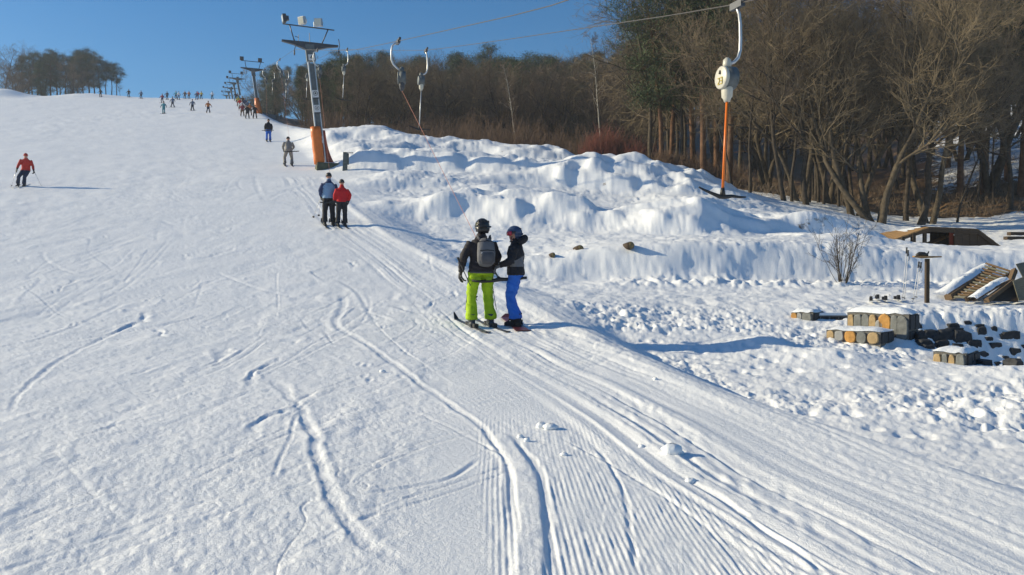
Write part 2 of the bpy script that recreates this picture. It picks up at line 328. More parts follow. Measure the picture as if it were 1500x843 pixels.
# ------------------------------------------------------------------ materials
def mat(name, col, rough=.6, metal=0.0, var=.15, scale=12.0, bump=.0, bscale=60.0, spec=.5):
    m = bpy.data.materials.new(name); m.use_nodes = True; n = m.node_tree; b = n.nodes['Principled BSDF']
    b.inputs['Roughness'].default_value = rough; b.inputs['Metallic'].default_value = metal
    b.inputs['Specular IOR Level'].default_value = spec
    tc = n.nodes.new('ShaderNodeTexCoord'); ns = n.nodes.new('ShaderNodeTexNoise')
    ns.inputs['Scale'].default_value = scale; ns.inputs['Detail'].default_value = 5
    n.links.new(tc.outputs['Object'], ns.inputs['Vector'])
    r = n.nodes.new('ShaderNodeValToRGB'); r.color_ramp.elements[0].position = .3; r.color_ramp.elements[1].position = .7
    r.color_ramp.elements[0].color = tuple(c * (1 - var) for c in col) + (1,); r.color_ramp.elements[1].color = tuple(min(1, c * (1 + var)) for c in col) + (1,)
    n.links.new(ns.outputs['Fac'], r.inputs['Fac']); n.links.new(r.outputs['Color'], b.inputs['Base Color'])
    if bump:
        n2 = n.nodes.new('ShaderNodeTexNoise'); n2.inputs['Scale'].default_value = bscale; n2.inputs['Detail'].default_value = 4
        n.links.new(tc.outputs['Object'], n2.inputs['Vector'])
        bp = n.nodes.new('ShaderNodeBump'); bp.inputs['Strength'].default_value = 1; bp.inputs['Distance'].default_value = bump
        n.links.new(n2.outputs['Fac'], bp.inputs['Height']); n.links.new(bp.outputs['Normal'], b.inputs['Normal'])
    return m

def wood_mat(name, col, stretch=(1, 14, 14), var=.35):
    m = mat(name, col, .8, var=var, scale=6, bump=.004, bscale=10, spec=.25); n = m.node_tree
    mp = n.nodes.new('ShaderNodeMapping'); mp.inputs['Scale'].default_value = stretch
    tc = [x for x in n.nodes if x.type == 'TEX_COORD'][0]; n.links.new(tc.outputs['Object'], mp.inputs['Vector'])
    for x in n.nodes:
        if x.type == 'TEX_NOISE': n.links.new(mp.outputs['Vector'], x.inputs['Vector'])
    return m

M = {}
M['snow_cap'] = mat('snow cap', (.86, .88, .90), .55, var=.02, scale=8, bump=.012, bscale=22, spec=.3)
M['bark'] = mat('bark', (.075, .060, .042), .9, var=.45, scale=5, bump=.02, bscale=14, spec=.2)
M['bark_dark'] = mat('dark bark', (.055, .044, .033), .9, var=.45, scale=5, bump=.02, bscale=14, spec=.2)
M['bark_pine'] = mat('pine bark', (.13, .072, .042), .9, var=.4, scale=4, bump=.02, bscale=12, spec=.2)
M['bark_birch'] = mat('birch bark', (.34, .32, .28), .75, var=.4, scale=9, bump=.004, bscale=14, spec=.3)
M['twig_olive'] = mat('olive brown twigs', (.172, .134, .084), .85, var=.25, scale=1.5, spec=.2)
M['twig_brown'] = mat('brown twigs', (.165, .124, .086), .85, var=.25, scale=1.5, spec=.2)
M['twig_red'] = mat('red brown twigs', (.15, .052, .038), .8, var=.25, scale=1.5, spec=.2)
M['twig_rust'] = mat('rusty brown twigs', (.125, .083, .058), .85, var=.25, scale=1.5, spec=.2)
M['needles'] = mat('pine needles', (.050, .075, .030), .7, var=.35, scale=1.2, spec=.25)
M['needles_far'] = mat('dark needles', (.050, .080, .036), .7, var=.35, scale=1.2, spec=.25)
M['steel'] = mat('galvanised steel', (.50, .51, .52), .42, .75, var=.12, scale=9)
M['steel_dull'] = mat('dull painted steel', (.11, .125, .13), .55, .25, var=.2, scale=7)
M['steel_dark'] = mat('dark steel', (.06, .065, .075), .5, .3, var=.2, scale=9)
M['cable'] = mat('steel cable', (.075, .07, .068), .7, .0, var=.1, scale=9)
M['white_metal'] = mat('off white enamel', (.50, .48, .41), .4, var=.08, scale=14)
M['black'] = mat('black rubber', (.018, .018, .02), .55, var=.2, scale=20)
M['orange_rod'] = mat('orange fibreglass', (.72, .17, .015), .35, var=.08, scale=10)
M['orange_pad'] = mat('orange vinyl padding', (.66, .16, .018), .42, var=.12, scale=4, bump=.02, bscale=5)
M['red_pad'] = mat('dark red vinyl padding', (.26, .045, .02), .5, var=.25, scale=4, bump=.02, bscale=5)
M['concrete'] = mat('mossy concrete', (.075, .085, .055), .9, var=.35, scale=5, bump=.01, bscale=30)
M['plate'] = mat('white sign plate', (.60, .60, .60), .5, var=.08, scale=10)
M['glass'] = mat('lamp glass', (.55, .55, .48), .15, var=.05, scale=9)
M['rope'] = mat('pale red rope', (.50, .20, .13), .7, var=.1, scale=20)
M['post'] = mat('grey green post', (.095, .110, .105), .7, var=.2, scale=8)
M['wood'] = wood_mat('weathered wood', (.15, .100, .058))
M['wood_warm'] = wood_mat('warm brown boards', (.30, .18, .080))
M['wood_dark'] = wood_mat('dark wood and painted shade', (.060, .042, .028))  # dark wood; also paints shade under the slats and along the deck side
M['wood_grey'] = wood_mat('grey green boards', (.155, .145, .105))
M['log_end'] = mat('log end', (.16, .125, .06), .85, var=.35, scale=14)
M['mortar'] = mat('grey mortar', (.13, .125, .115), .9, var=.2, scale=14, bump=.006, bscale=40)
M['stone_grey'] = mat('grey stone', (.17, .175, .165), .8, var=.28, scale=9, bump=.006, bscale=26)
M['stone_pale'] = mat('pale stone', (.30, .30, .29), .8, var=.15, scale=9, bump=.006, bscale=26)
M['stone_ochre'] = mat('ochre stone', (.46, .23, .055), .75, var=.28, scale=9, bump=.006, bscale=26)
M['stone_tan'] = mat('tan stone', (.40, .28, .14), .8, var=.2, scale=9, bump=.006, bscale=26)
M['stone_dark'] = mat('dark stone and painted shade', (.028, .029, .032), .75, var=.3, scale=9, bump=.02, bscale=16)  # dark stones; also paints shade on block ends and the riser
M['skin'] = mat('skin', (.46, .24, .17), .5, var=.06, scale=20)
M['lips'] = mat('lips', (.36, .13, .11), .5, var=.05, scale=20)
def cloth(n, c, rough=.75): M[n] = mat(n, c, rough, var=.12, scale=9, bump=.006, bscale=28, spec=.3)
for n, c in dict(jacket_black=(.024, .020, .024), jacket_ink=(.013, .014, .020), grey_cloth=(.145, .145, .155), pack_grey=(.085, .085, .095), lime=(.35, .52, .012), lime_dark=(.20, .31, .012), royal=(.022, .13, .53),
                 lightblue=(.22, .34, .50), navy=(.035, .055, .13), red=(.55, .018, .022), charcoal=(.022, .022, .027), greysuit=(.25, .235, .215), redjkt=(.50, .045, .035), darkblue=(.03, .045, .085),
                 teal=(.05, .26, .32), orange=(.50, .17, .05), white=(.7, .7, .72), yellow=(.55, .42, .08), brown=(.13, .07, .04), bluegrey=(.10, .14, .22), wine=(.28, .05, .06)).items(): cloth(n, c)
M['helmet_black'] = mat('black helmet shell', (.014, .014, .016), .3, var=.1, scale=9)
M['helmet_blue'] = mat('blue helmet shell', (.035, .058, .125), .3, var=.1, scale=9)
M['lens'] = mat('red goggle lens', (.38, .02, .05), .15, var=.2, scale=9)
M['yellow_print'] = mat('yellow print', (.55, .46, .06), .6, var=.1, scale=9)
M['ski_base'] = mat('dark ski', (.03, .03, .034), .35, var=.15, scale=9)
M['ski_red'] = mat('dark red board', (.11, .025, .03), .3, var=.15, scale=9)
M['ski_white'] = mat('white ski', (.62, .62, .62), .3, var=.1, scale=9)
M['ink'] = mat('printed ink', (.05, .045, .03), .6, var=.1, scale=9)
M['ink_yellow'] = mat('yellow brown ink', (.42, .33, .07), .6, var=.1, scale=9)

def snow_material():
    m = bpy.data.materials.new('snow ground'); m.use_nodes = True; n = m.node_tree; N = n.nodes; L = n.links; b = N['Principled BSDF']
    tc = N.new('ShaderNodeTexCoord')
    def noise(sc, det=4, rough=.6):
        x = N.new('ShaderNodeTexNoise'); x.inputs['Scale'].default_value = sc; x.inputs['Detail'].default_value = det; x.inputs['Roughness'].default_value = rough
        L.new(tc.outputs['Object'], x.inputs['Vector']); return x
    b.inputs['Roughness'].default_value = .55; b.inputs['Specular IOR Level'].default_value = .25
    # snow, slightly uneven in whiteness
    r = N.new('ShaderNodeValToRGB'); r.color_ramp.elements[0].color = (.83, .845, .865, 1); r.color_ramp.elements[1].color = (.90, .905, .915, 1)
    r.color_ramp.elements[0].position = .35; r.color_ramp.elements[1].position = .65
    L.new(noise(.9, 6).outputs['Fac'], r.inputs['Fac'])
    # leaf litter of the forest floor
    lr = N.new('ShaderNodeValToRGB'); lr.color_ramp.elements[0].color = (.060, .040, .024, 1); lr.color_ramp.elements[1].color = (.20, .120, .060, 1)
    L.new(noise(5, 8, .75).outputs['Fac'], lr.inputs['Fac'])
    at_ = N.new('ShaderNodeAttribute'); at_.attribute_name = 'litter'
    ma = N.new('ShaderNodeMath'); ma.operation = 'MULTIPLY_ADD'; ma.inputs[1].default_value = 1.0
    ns = noise(1.3, 7, .7); L.new(at_.outputs['Fac'], ma.inputs[0]); L.new(ns.outputs['Fac'], ma.inputs[2])
    mr = N.new('ShaderNodeMapRange'); mr.inputs['From Min'].default_value = .93; mr.inputs['From Max'].default_value = 1.03
    L.new(ma.outputs[0], mr.inputs['Value'])
    mx = N.new('ShaderNodeMix'); mx.data_type = 'RGBA'; L.new(mr.outputs['Result'], mx.inputs['Factor']); L.new(r.outputs['Color'], mx.inputs['A']); L.new(lr.outputs['Color'], mx.inputs['B'])
    L.new(mx.outputs['Result'], b.inputs['Base Color'])
    b1 = N.new('ShaderNodeBump'); b1.inputs['Distance'].default_value = .012; L.new(noise(26, 6, .65).outputs['Fac'], b1.inputs['Height']); b1.inputs['Strength'].default_value = .8
    b2 = N.new('ShaderNodeBump'); b2.inputs['Distance'].default_value = .005; L.new(noise(120, 3, .6).outputs['Fac'], b2.inputs['Height']); b2.inputs['Strength'].default_value = .8
    L.new(b1.outputs['Normal'], b2.inputs['Normal']); L.new(b2.outputs['Normal'], b.inputs['Normal'])
    return m
M['snow'] = snow_material()

# ------------------------------------------------------------------ object helpers
def tag(o, label=None, cat=None, group=None, kind=None):
    if label: o['label'] = label
    if cat: o['category'] = cat
    if group: o['group'] = group
    if kind: o['kind'] = kind
    return o
def empty(name, loc, rz=0, label=None, cat=None, group=None):
    o = bpy.data.objects.new(name, None); COL.objects.link(o); o.location = loc; o.rotation_euler = (0, 0, rz); o.empty_display_size = .2
    return tag(o, label, cat, group)
def mesh_np(name, V, Q, smooth=True):
    V = np.ascontiguousarray(V, np.float32); Q = np.ascontiguousarray(Q, np.int32); k = Q.shape[1]
    me = bpy.data.meshes.new(name); me.vertices.add(len(V)); me.vertices.foreach_set('co', V.ravel())
    me.loops.add(Q.size); me.loops.foreach_set('vertex_index', Q.ravel()); me.polygons.add(len(Q))
    me.polygons.foreach_set('loop_start', np.arange(0, Q.size, k, dtype=np.int32))
    me.polygons.foreach_set('use_smooth', np.full(len(Q), smooth, bool))
    me.update(calc_edges=True); me.validate(); return me
def link(name, me, parent=None, loc=None):
    o = bpy.data.objects.new(name, me); COL.objects.link(o); o.parent = parent
    if loc is not None: o.location = loc
    return o
def copy_tree(o, parent=None):
    c = o.copy(); COL.objects.link(c); c.parent = parent
    for ch in list(o.children): copy_tree(ch, c)
    return c

class MB:
    """collects shapes, then links them as ONE mesh object"""
    def __init__(s): s.v = []; s.f = []; s.m = []; s.sm = []
    def add(s, v, f, mi=0, smooth=False):
        o = len(s.v); s.v += [tuple(x) for x in v]; s.f += [tuple(i + o for i in q) for q in f]; s.m += [mi] * len(f); s.sm += [smooth] * len(f); return s
    def box(s, c, size, rot=None, mi=0, taper=1.0):
        x, y, z = (q / 2 for q in size); R = rot or Matrix.Identity(3); c = Vector(c)
        p = [c + R @ Vector((sx * x * (taper if sz > 0 else 1), sy * y * (taper if sz > 0 else 1), sz * z)) for sz in (-1, 1) for sx, sy in ((-1, -1), (1, -1), (1, 1), (-1, 1))]
        return s.add(p, [(3, 2, 1, 0), (4, 5, 6, 7), (0, 1, 5, 4), (1, 2, 6, 5), (2, 3, 7, 6), (3, 0, 4, 7)], mi)
    def tube(s, pts, rad, n=8, mi=0, ell=None, cap=True):
        pts = [Vector(p) for p in pts]; rad = [rad] * len(pts) if isinstance(rad, (int, float)) else list(rad)
        t0 = (pts[1] - pts[0]).normalized(); u = t0.orthogonal().normalized() if ell is None else (Vector(ell) - t0 * t0.dot(Vector(ell))).normalized()
        V = []; Fc = []
        for i, p in enumerate(pts):
            t = (pts[min(i + 1, len(pts) - 1)] - pts[max(i - 1, 0)]).normalized(); u = (u - t * t.dot(u)).normalized(); w = t.cross(u)
            r = rad[i]; ra, rb = (r if isinstance(r, (tuple, list)) else (r, r))
            for k in range(n):
                a = 2 * math.pi * k / n; V.append(p + u * (math.cos(a) * ra) + w * (math.sin(a) * rb))
        for i in range(len(pts) - 1):
            for k in range(n):
                Fc.append((i * n + k, i * n + (k + 1) % n, (i + 1) * n + (k + 1) % n, (i + 1) * n + k))
        if cap:
            Fc.append(tuple(reversed(range(n)))); Fc.append(tuple((len(pts) - 1) * n + k for k in range(n)))
        return s.add(V, Fc, mi, n > 5)
    def prism(s, poly, off, mi=0):
        """poly: 3-D points of one face; off: extrusion vector"""
        n = len(poly); p = [Vector(q) for q in poly]; q = [a + Vector(off) for a in p]
        f = [tuple(range(n)), tuple(reversed(range(n, 2 * n)))] + [(i, n + i, n + (i + 1) % n, (i + 1) % n) for i in range(n)]
        return s.add(p + q, f, mi)
    def ball(s, c, r, n=12, m=8, mi=0, sz=(1, 1, 1), z0=-1.0):
        c = Vector(c); V = []; Fc = []
        for i in range(m + 1):
            ph = math.asin(max(-1, min(1, z0 + (1 - z0) * 0))) + (math.pi / 2 - math.asin(z0)) * i / m
            for k in range(n):
                a = 2 * math.pi * k / n; V.append(c + Vector((math.cos(a) * math.cos(ph) * r * sz[0], math.sin(a) * math.cos(ph) * r * sz[1], math.sin(ph) * r * sz[2])))
        for i in range(m):
            for k in range(n): Fc.append((i * n + k, i * n + (k + 1) % n, (i + 1) * n + (k + 1) % n, (i + 1) * n + k))
        if z0 > -.99: Fc.append(tuple(reversed(range(n))))
        return s.add(V, Fc, mi, True)
    def mesh(s, name, mats):
        me = bpy.data.meshes.new(name); me.from_pydata([tuple(v) for v in s.v], [], s.f)
        for m in (mats if isinstance(mats, (list, tuple)) else [mats]): me.materials.append(m)
        me.polygons.foreach_set('material_index', s.m); me.polygons.foreach_set('use_smooth', s.sm); me.update(); me.validate(); return me
    def build(s, name, mats, parent=None, loc=None): return link(name, s.mesh(name, mats), parent, loc)
def rotz(a): return Matrix.Rotation(a, 3, 'Z')
def frame(x, y):
    x = Vector(x).normalized(); y = (Vector(y) - x * x.dot(Vector(y))).normalized(); z = x.cross(y)
    return Matrix((x, y, z)).transposed()

# ------------------------------------------------------------------ the snow sheet
def build_ground():
    th = np.concatenate([np.arange(-180, -44, 4.0), np.arange(-44, -38, .5), np.arange(-38, 38, .083), np.arange(38, 44, .5), np.arange(44, 180, 4.0)])
    th = np.radians(th); r = [.8]
    while r[-1] < 900:
        q = r[-1]
        if q < 3.2: dr = .12
        elif q < 62: dr = min(max(q * q / 1150, .014), .0058 * q)
        elif q < 300: dr = .011 * q
        else: dr = .06 * q
        r.append(q + dr)
    r = np.array(r); nt_, nr = len(th), len(r)
    Rr, T = np.meshgrid(r, th, indexing='ij'); X = (Rr * np.sin(T)).ravel(); Y = (Rr * np.cos(T)).ravel()
    Z = H(X, Y)
    i, k = np.meshgrid(np.arange(nr - 1), np.arange(nt_), indexing='ij'); k2 = (k + 1) % nt_
    Q = np.stack([i * nt_ + k, i * nt_ + k2, (i + 1) * nt_ + k2, (i + 1) * nt_ + k], -1).reshape(-1, 4)[:, ::-1]
    V = np.stack([X, Y, Z], 1)
    me = mesh_np('ground', V, Q)
    fl = sstep(Y - forest_start(X, Y), -1.5, 2.5) * (X > edge_x(Y)) * (Y > 30)
    a = CX + F * X / np.maximum(Y, 1)
    snowy = sstep(a, 1040, 1140)
    br = np.exp(-((a - 1440) / 75) ** 2) * np.exp(-((Y - 50) / 5) ** 2)
    lit = fl * (1 - .26 * snowy - .34 * sstep(a, 1310, 1400) + .6 * br) + .25 * br
    fm = (Y > 23) & (Y < 60) & (X > edge_x(Y) + 1) & (a < 1250)
    lit[fm] = np.maximum(lit[fm], .36 * sstep(right_slope(X[fm], Y[fm]), .25, .55) * sstep(vn(X[fm] * .4, Y[fm] * .4, 140), -.1, .4))
    at_ = me.attributes.new('litter', 'FLOAT', 'POINT'); at_.data.foreach_set('value', lit.astype(np.float32))
    me.materials.append(M['snow']); o = link('ground', me); tag(o, kind='structure')
    return o
build_ground()
# ------------------------------------------------------------------ trees
def unit(v): return v / np.maximum(np.linalg.norm(v, axis=-1, keepdims=True), 1e-9)
def grow(rng, S, D, L, R0, k, wander, up, tip=.35):
    n = len(S); P = np.zeros((n, k, 3)); P[:, 0] = S; d = unit(D)
    for i in range(1, k):
        d = unit(d + rng.normal(0, wander, (n, 3)) + np.array([0, 0, up])); P[:, i] = P[:, i - 1] + d * (L / (k - 1))[:, None]
    Rr = R0[:, None] * (1 - (1 - tip) * np.linspace(0, 1, k)[None] ** 1.1); return P, Rr
def sprout(rng, P, R, L, per, t0, t1, a0, a1, lr, rr, taper=.6):
    n, k, _ = P.shape; idx = np.repeat(np.arange(n), per); N = len(idx)
    t = t0 + (t1 - t0) * ((np.tile(np.arange(per), n) + rng.random(N)) / per); u = t * (k - 1); i = np.minimum(u.astype(int), k - 2); f = (u - i)[:, None]
    S = P[idx, i] * (1 - f) + P[idx, i + 1] * f; T = unit(P[idx, i + 1] - P[idx, i])
    r = R[idx, i] * (1 - f[:, 0]) + R[idx, i + 1] * f[:, 0]
    q = unit(rng.normal(0, 1, (N, 3))); q = unit(q - T * (q * T).sum(1, keepdims=True)); a = np.radians(rng.uniform(a0, a1, N))[:, None]
    D = T * np.cos(a) + q * np.sin(a); Ln = L[idx] * lr * (1.15 - taper * t) * rng.uniform(.7, 1.25, N)
    return S, D, Ln, np.minimum(r * rr, r * .9)
def tubes(P, R, m):
    n, k, _ = P.shape; T = np.zeros_like(P); T[:, 1:-1] = P[:, 2:] - P[:, :-2]; T[:, 0] = P[:, 1] - P[:, 0]; T[:, -1] = P[:, -1] - P[:, -2]; T = unit(T)
    ref = np.zeros_like(T); ref[..., 0] = .31; ref[..., 1] = .52; ref[..., 2] = .23
    bad = np.abs((T * unit(ref)).sum(-1)) > .95; ref[bad] = (.8, -.5, .1)
    U = unit(np.cross(T, ref)); Wv = np.cross(T, U); a = np.arange(m) * 2 * np.pi / m
    V = P[:, :, None] + R[:, :, None, None] * (U[:, :, None] * np.cos(a)[None, None, :, None] + Wv[:, :, None] * np.sin(a)[None, None, :, None])
    b = (np.arange(n) * k * m)[:, None, None]; i = (np.arange(k - 1) * m)[None, :, None]; j = np.arange(m)[None, None]; j2 = (j + 1) % m
    Q = np.stack([b + i + j, b + i + j2, b + i + m + j2, b + i + m + j], -1).reshape(-1, 4)
    return V.reshape(-1, 3), Q
def merge(parts):
    V = []; Q = []; o = 0
    for v, q in parts: V.append(v); Q.append(q + o); o += len(v)
    return np.concatenate(V), np.concatenate(Q)
Zup = np.array([0, 0, 1.0])
def bare_tree(seed, h, stems, r0, lean, lift0, spread, limbs, per2, per3, per4, wander=.10, up=.05, tw=1.0):
    """stems: list of (dx, dy) leans; returns trunk mesh data and crown mesh data"""
    rng = np.random.default_rng(seed); n = len(stems)
    S = np.array([[.12 * a, .12 * b, -.5] for a, b in stems]); D = unit(np.array([[a * lean, b * lean, 1.0] for a, b in stems])); L = h * rng.uniform(.85, 1.0, n); L[0] = h
    R0 = np.full(n, r0) * rng.uniform(.75, 1, n)
    P0, Q0 = grow(rng, S, D, L, R0, 12, wander, up * .6, .12); Q0[:, 0] *= 1.35
    l1 = sprout(rng, P0, Q0, L, limbs, lift0, .97, 30, 62, spread, .55, .55); P1, Q1 = grow(rng, *l1, 7, .16, up * 1.6, .25)
    l2 = sprout(rng, P1, Q1, l1[2], per2, .15, 1, 25, 60, .50, .55, .4); P2, Q2 = grow(rng, *l2, 5, .16, up, .35)
    l3 = sprout(rng, P2, Q2, l2[2], per3, .1, 1, 20, 60, .52, .6, .3); P3, Q3 = grow(rng, *l3, 4, .15, up * .6, .5)
    l4 = sprout(rng, P3, Q3, l3[2], per4, .15, 1, 20, 55, .60, .7, .3); P4, Q4 = grow(rng, *l4, 3, .12, 0, .6)
    Q2 = np.maximum(Q2, .010 * tw); Q3 = np.maximum(Q3, .0062 * tw); Q4 = np.maximum(Q4, .0042 * tw)
    return merge([tubes(P0, Q0, 8), tubes(P1, Q1, 5)]), merge([tubes(P2, Q2, 4), tubes(P3, Q3, 3), tubes(P4, Q4, 3)])
def blades(rng, C, n, rad, ln, wd):
    N = len(C) * n; c = np.repeat(C, n, 0) + rng.normal(0, 1, (N, 3)) * np.array([rad, rad, rad * .55]); d = unit(rng.normal(0, 1, (N, 3)) + np.array([0, 0, .35])); s = unit(np.cross(d, rng.normal(0, 1, (N, 3))))
    l = ln * rng.uniform(.6, 1.3, (N, 1)); V = np.stack([c - s * wd, c + s * wd, c + d * l], 1).reshape(-1, 3); Q = np.arange(N * 3).reshape(-1, 3); return V, Q
def pine_tree(seed, h, bare, crown_r, nb, blades_n, conic=.4):
    rng = np.random.default_rng(seed)
    P0, Q0 = grow(rng, np.array([[0, 0, -.5]]), np.array([[.02, 0, 1.0]]), np.array([h]), np.array([h * .0115 + .02]), 12, .035, .03, .15)
    S, D, L, R = sprout(rng, P0, Q0, np.array([crown_r]), nb, bare, .99, 62, 92, 1.0, .34, 0)
    t = (S[:, 2] / h - bare) / (1 - bare); prof_ = np.clip(1.15 - conic * t - .9 * np.clip(t - .7, 0, 1), .12, 1) * np.clip(.45 + 1.6 * t, 0, 1)
    L = crown_r * prof_ * rng.uniform(.65, 1.25, len(S)); P1, Q1 = grow(rng, S, D, L, np.maximum(R, .012), 5, .12, .06, .3)
    S2, D2, L2, R2 = sprout(rng, P1, Q1, L, 5, .35, 1, 25, 60, .4, .5, .2); P2, Q2 = grow(rng, S2, D2, L2, np.maximum(R2, .008), 3, .12, .05, .5)
    C = np.concatenate([P2[:, -1], P2[:, 1], P1[:, -1], P1[:, -2]]); keep = rng.random(len(C)) < .88
    # dead snags under the crown
    S3, D3, L3, R3 = sprout(rng, P0, Q0, np.array([crown_r * .55]), 9, max(.15, bare - .3), bare, 70, 95, .7, .2, 0); P3, Q3 = grow(rng, S3, D3, L3, np.maximum(R3 * .6, .01), 4, .15, -.02, .4)
    tr = merge([tubes(P0, Q0, 8), tubes(P1, Q1, 4), tubes(P2, Q2, 3), tubes(P3, Q3, 3)])
    return tr, blades(rng, C[keep], blades_n, .20 + .012 * h, .26, .022)

TREE = {}
def reg(kind, data, bark, leaf):
    a = mesh_np(kind + ' trunk', *data[0]); a.materials.append(M[bark]); b = mesh_np(kind + ' crown', *data[1], smooth=False); b.materials.append(M[leaf]); TREE[kind] = (a, b)
reg('spread', bare_tree(3, 12.5, [(-1, .2), (.35, -.3), (1, .4), (-.3, .9)], .21, .34, .26, .38, 13, 6, 6, 3, .12, .06), 'bark', 'twig_olive')
reg('fork', bare_tree(8, 13, [(-.5, .2), (.7, -.2)], .20, .26, .30, .36, 16, 6, 6, 4, .11, .05), 'bark', 'twig_olive')
reg('lean', bare_tree(15, 13, [(1, 0)], .19, .33, .33, .36, 20, 7, 6, 4, .12, .05), 'bark_dark', 'twig_olive')
reg('straight', bare_tree(21, 14, [(.1, .1)], .16, .12, .34, .25, 24, 6, 6, 4, .06, .05), 'bark_dark', 'twig_brown')
reg('slim', bare_tree(33, 12, [(-.3, .2)], .10, .16, .40, .22, 18, 5, 6, 4, .08, .06), 'bark_dark', 'twig_brown')
reg('broad', bare_tree(41, 12.5, [(0.1, 0)], .17, .12, .26, .38, 26, 6, 6, 3, .07, .015), 'bark', 'twig_olive')
reg('thicket', bare_tree(52, 8.5, [(-1, 0), (.2, .6), (1, -.2), (.3, -.9), (-.4, .9)], .075, .34, .12, .34, 8, 5, 6, 4, .10, .05, 1.1), 'bark_dark', 'twig_brown')
reg('birch', bare_tree(63, 10.5, [(.15, 0)], .07, .03, .45, .18, 18, 5, 6, 4, .035, .02), 'bark_birch', 'twig_brown')
reg('pine', pine_tree(5, 15, .58, 2.5, 46, 26, .35), 'bark_pine', 'needles')
reg('pine_full', pine_tree(11, 14, .34, 2.4, 62, 22, .55), 'bark_pine', 'needles')
reg('fir', pine_tree(17, 13, .12, 2.1, 80, 17, .95), 'bark_dark', 'needles_far')
HT = dict(spread=12.5, fork=13, lean=13, straight=14, slim=12, broad=12.5, thicket=8.5, birch=10.5, pine=15, pine_full=14, fir=13)
def tree(kind, loc, h, rz, label, group, name=None, tilt=(0, 0), wide=1.0):
    s = h / HT[kind]; o = empty(name or {'pine': 'pine_tree', 'pine_full': 'pine_tree', 'fir': 'fir_tree', 'birch': 'birch_tree'}.get(kind, 'bare_tree'), loc, rz, label, 'tree', group)
    o.scale = (s * wide, s * wide, s); o.rotation_euler = (tilt[1], tilt[0], rz)
    link('trunk', TREE[kind][0], o); link('crown', TREE[kind][1], o); return o

rt = random.Random(4)
G_R = 'trees of the wood beside the bike park'
# trees that stand out at the edge of the wood: kind, image column, depth, height, turn, tilt about Y, label
EDGE = [('spread', 1287, 41.5, 13.5, .4, 0, 'thick multi-stemmed bare tree just behind the left end of the wooden tabletop ramp'),
        ('lean', 1342, 42.5, 13.5, .15, .12, 'big bare tree leaning right just behind the top of the wooden tabletop ramp'),
        ('fork', 1360, 43.5, 13.0, 1.9, .02, 'forked bare tree right beside the big leaning one behind the ramp'),
        ('lean', 1186, 44.0, 12.5, 2.9, 0, 'dark bare tree leaning left at the snow edge, fourth trunk right of the orange pole'),
        ('straight', 1150, 44.5, 13.5, .8, -.06, 'bare tree with a thin trunk tilted left, second trunk right of the orange pole'),
        ('slim', 1161, 45.2, 12.0, .2, -.03, 'slim bare tree tucked against the trunk tilted left at the wood edge'),
        ('fork', 1251, 43.0, 12.5, 3.4, .03, 'bare tree standing immediately left of the thick multi-stemmed one'),
        ('straight', 1327, 44.5, 14.5, 2.0, 0, 'straight bare tree rising behind the flat deck of the wooden ramp'),
        ('slim', 1097, 47.0, 12.5, 4.0, .02, 'slender bare tree first to the right of the hanging orange pole'),
        ('broad', 953, 57.0, 14.5, 1.2, 0, 'tall spreading bare tree in front of the red bushes on the ridge'),
        ('straight', 997, 56.5, 14.5, 5.0, 0, 'tall thin bare tree just right of the red bushes, beside the spreading one'),
        ('slim', 1070, 52.5, 11.5, 2.2, .03, 'thin bare tree directly behind the black bar of the near lift hanger'),
        ('pine', 1049, 58.0, 18.0, .3, -.02, 'tall pine with a bare reddish trunk left of the orange hanger pole'),
        ('pine_full', 1016, 58.5, 18.5, 2.3, 0, 'tall dark pine at the left shoulder of the near wood, reaching past the cable'),
        ('pine_full', 982, 61.0, 17.0, 4.3, 0, 'dark pine left of the tallest pines, lower than its neighbours, near the cable'),
        ('pine_full', 970, 56.5, 15.5, .9, 0, 'dark green pine just right of the tall spreading tree by the red bushes'),
        ('pine', 1030, 54.8, 18.5, 3.3, 0, 'tall green pine between the thin tree and the bare reddish pine trunk'),
        ('pine_full', 1066, 53.8, 18.0, 5.1, 0, 'green pine directly behind the white drum of the near hanger'),
        ('pine', 1404, 52.0, 17.5, 1.3, 0, 'pine with a straight reddish trunk above the brown brushy bank'),
        ('pine', 1494, 51.0, 18.5, 2.6, -.05, 'pine whose tall bare trunk stands at the far right border of the wood'),
        ('slim', 1402, 44.0, 9.0, 5.5, .10, 'thin small tree tilted right at the foot of the brown bank'),
        ('slim', 1432, 48.0, 10.0, .5, .08, 'slim bare tree on the brown bank, left of the pair at its crest'),
        ('slim', 1452, 49.5, 10.5, 3.5, -.05, 'slim bare tree on the brown bank, right of the pair at its crest'),
        ('birch', 882, 66.0, 11.5, 1.0, -.03, 'white stemmed birch behind the red bushes on the ridge'),
        ('birch', 755, 72.0, 8.5, 2.0, 0, 'lone white stemmed birch at the foot of the far wood'),
        ('lean', 1478, 47.0, 11.5, 1.2, .05, 'leaning bare tree low on the right end of the brown bank'),
        ('spread', 1125, 55.0, 13.0, 2.0, 0, 'spreading bare tree deeper in the wood behind the trunk tilted left'),
        ('pine_full', 1440, 53.0, 16.5, 0, 0, 'dark green pine in the wood above the brown bank')]
for k, x, Y, h, rz, tl, lab in EDGE:
    tree(k, on_ground(x, Y) + Vector((0, 0, -.1)), h, rz, lab, G_R, tilt=(tl, 0), wide=1.0)
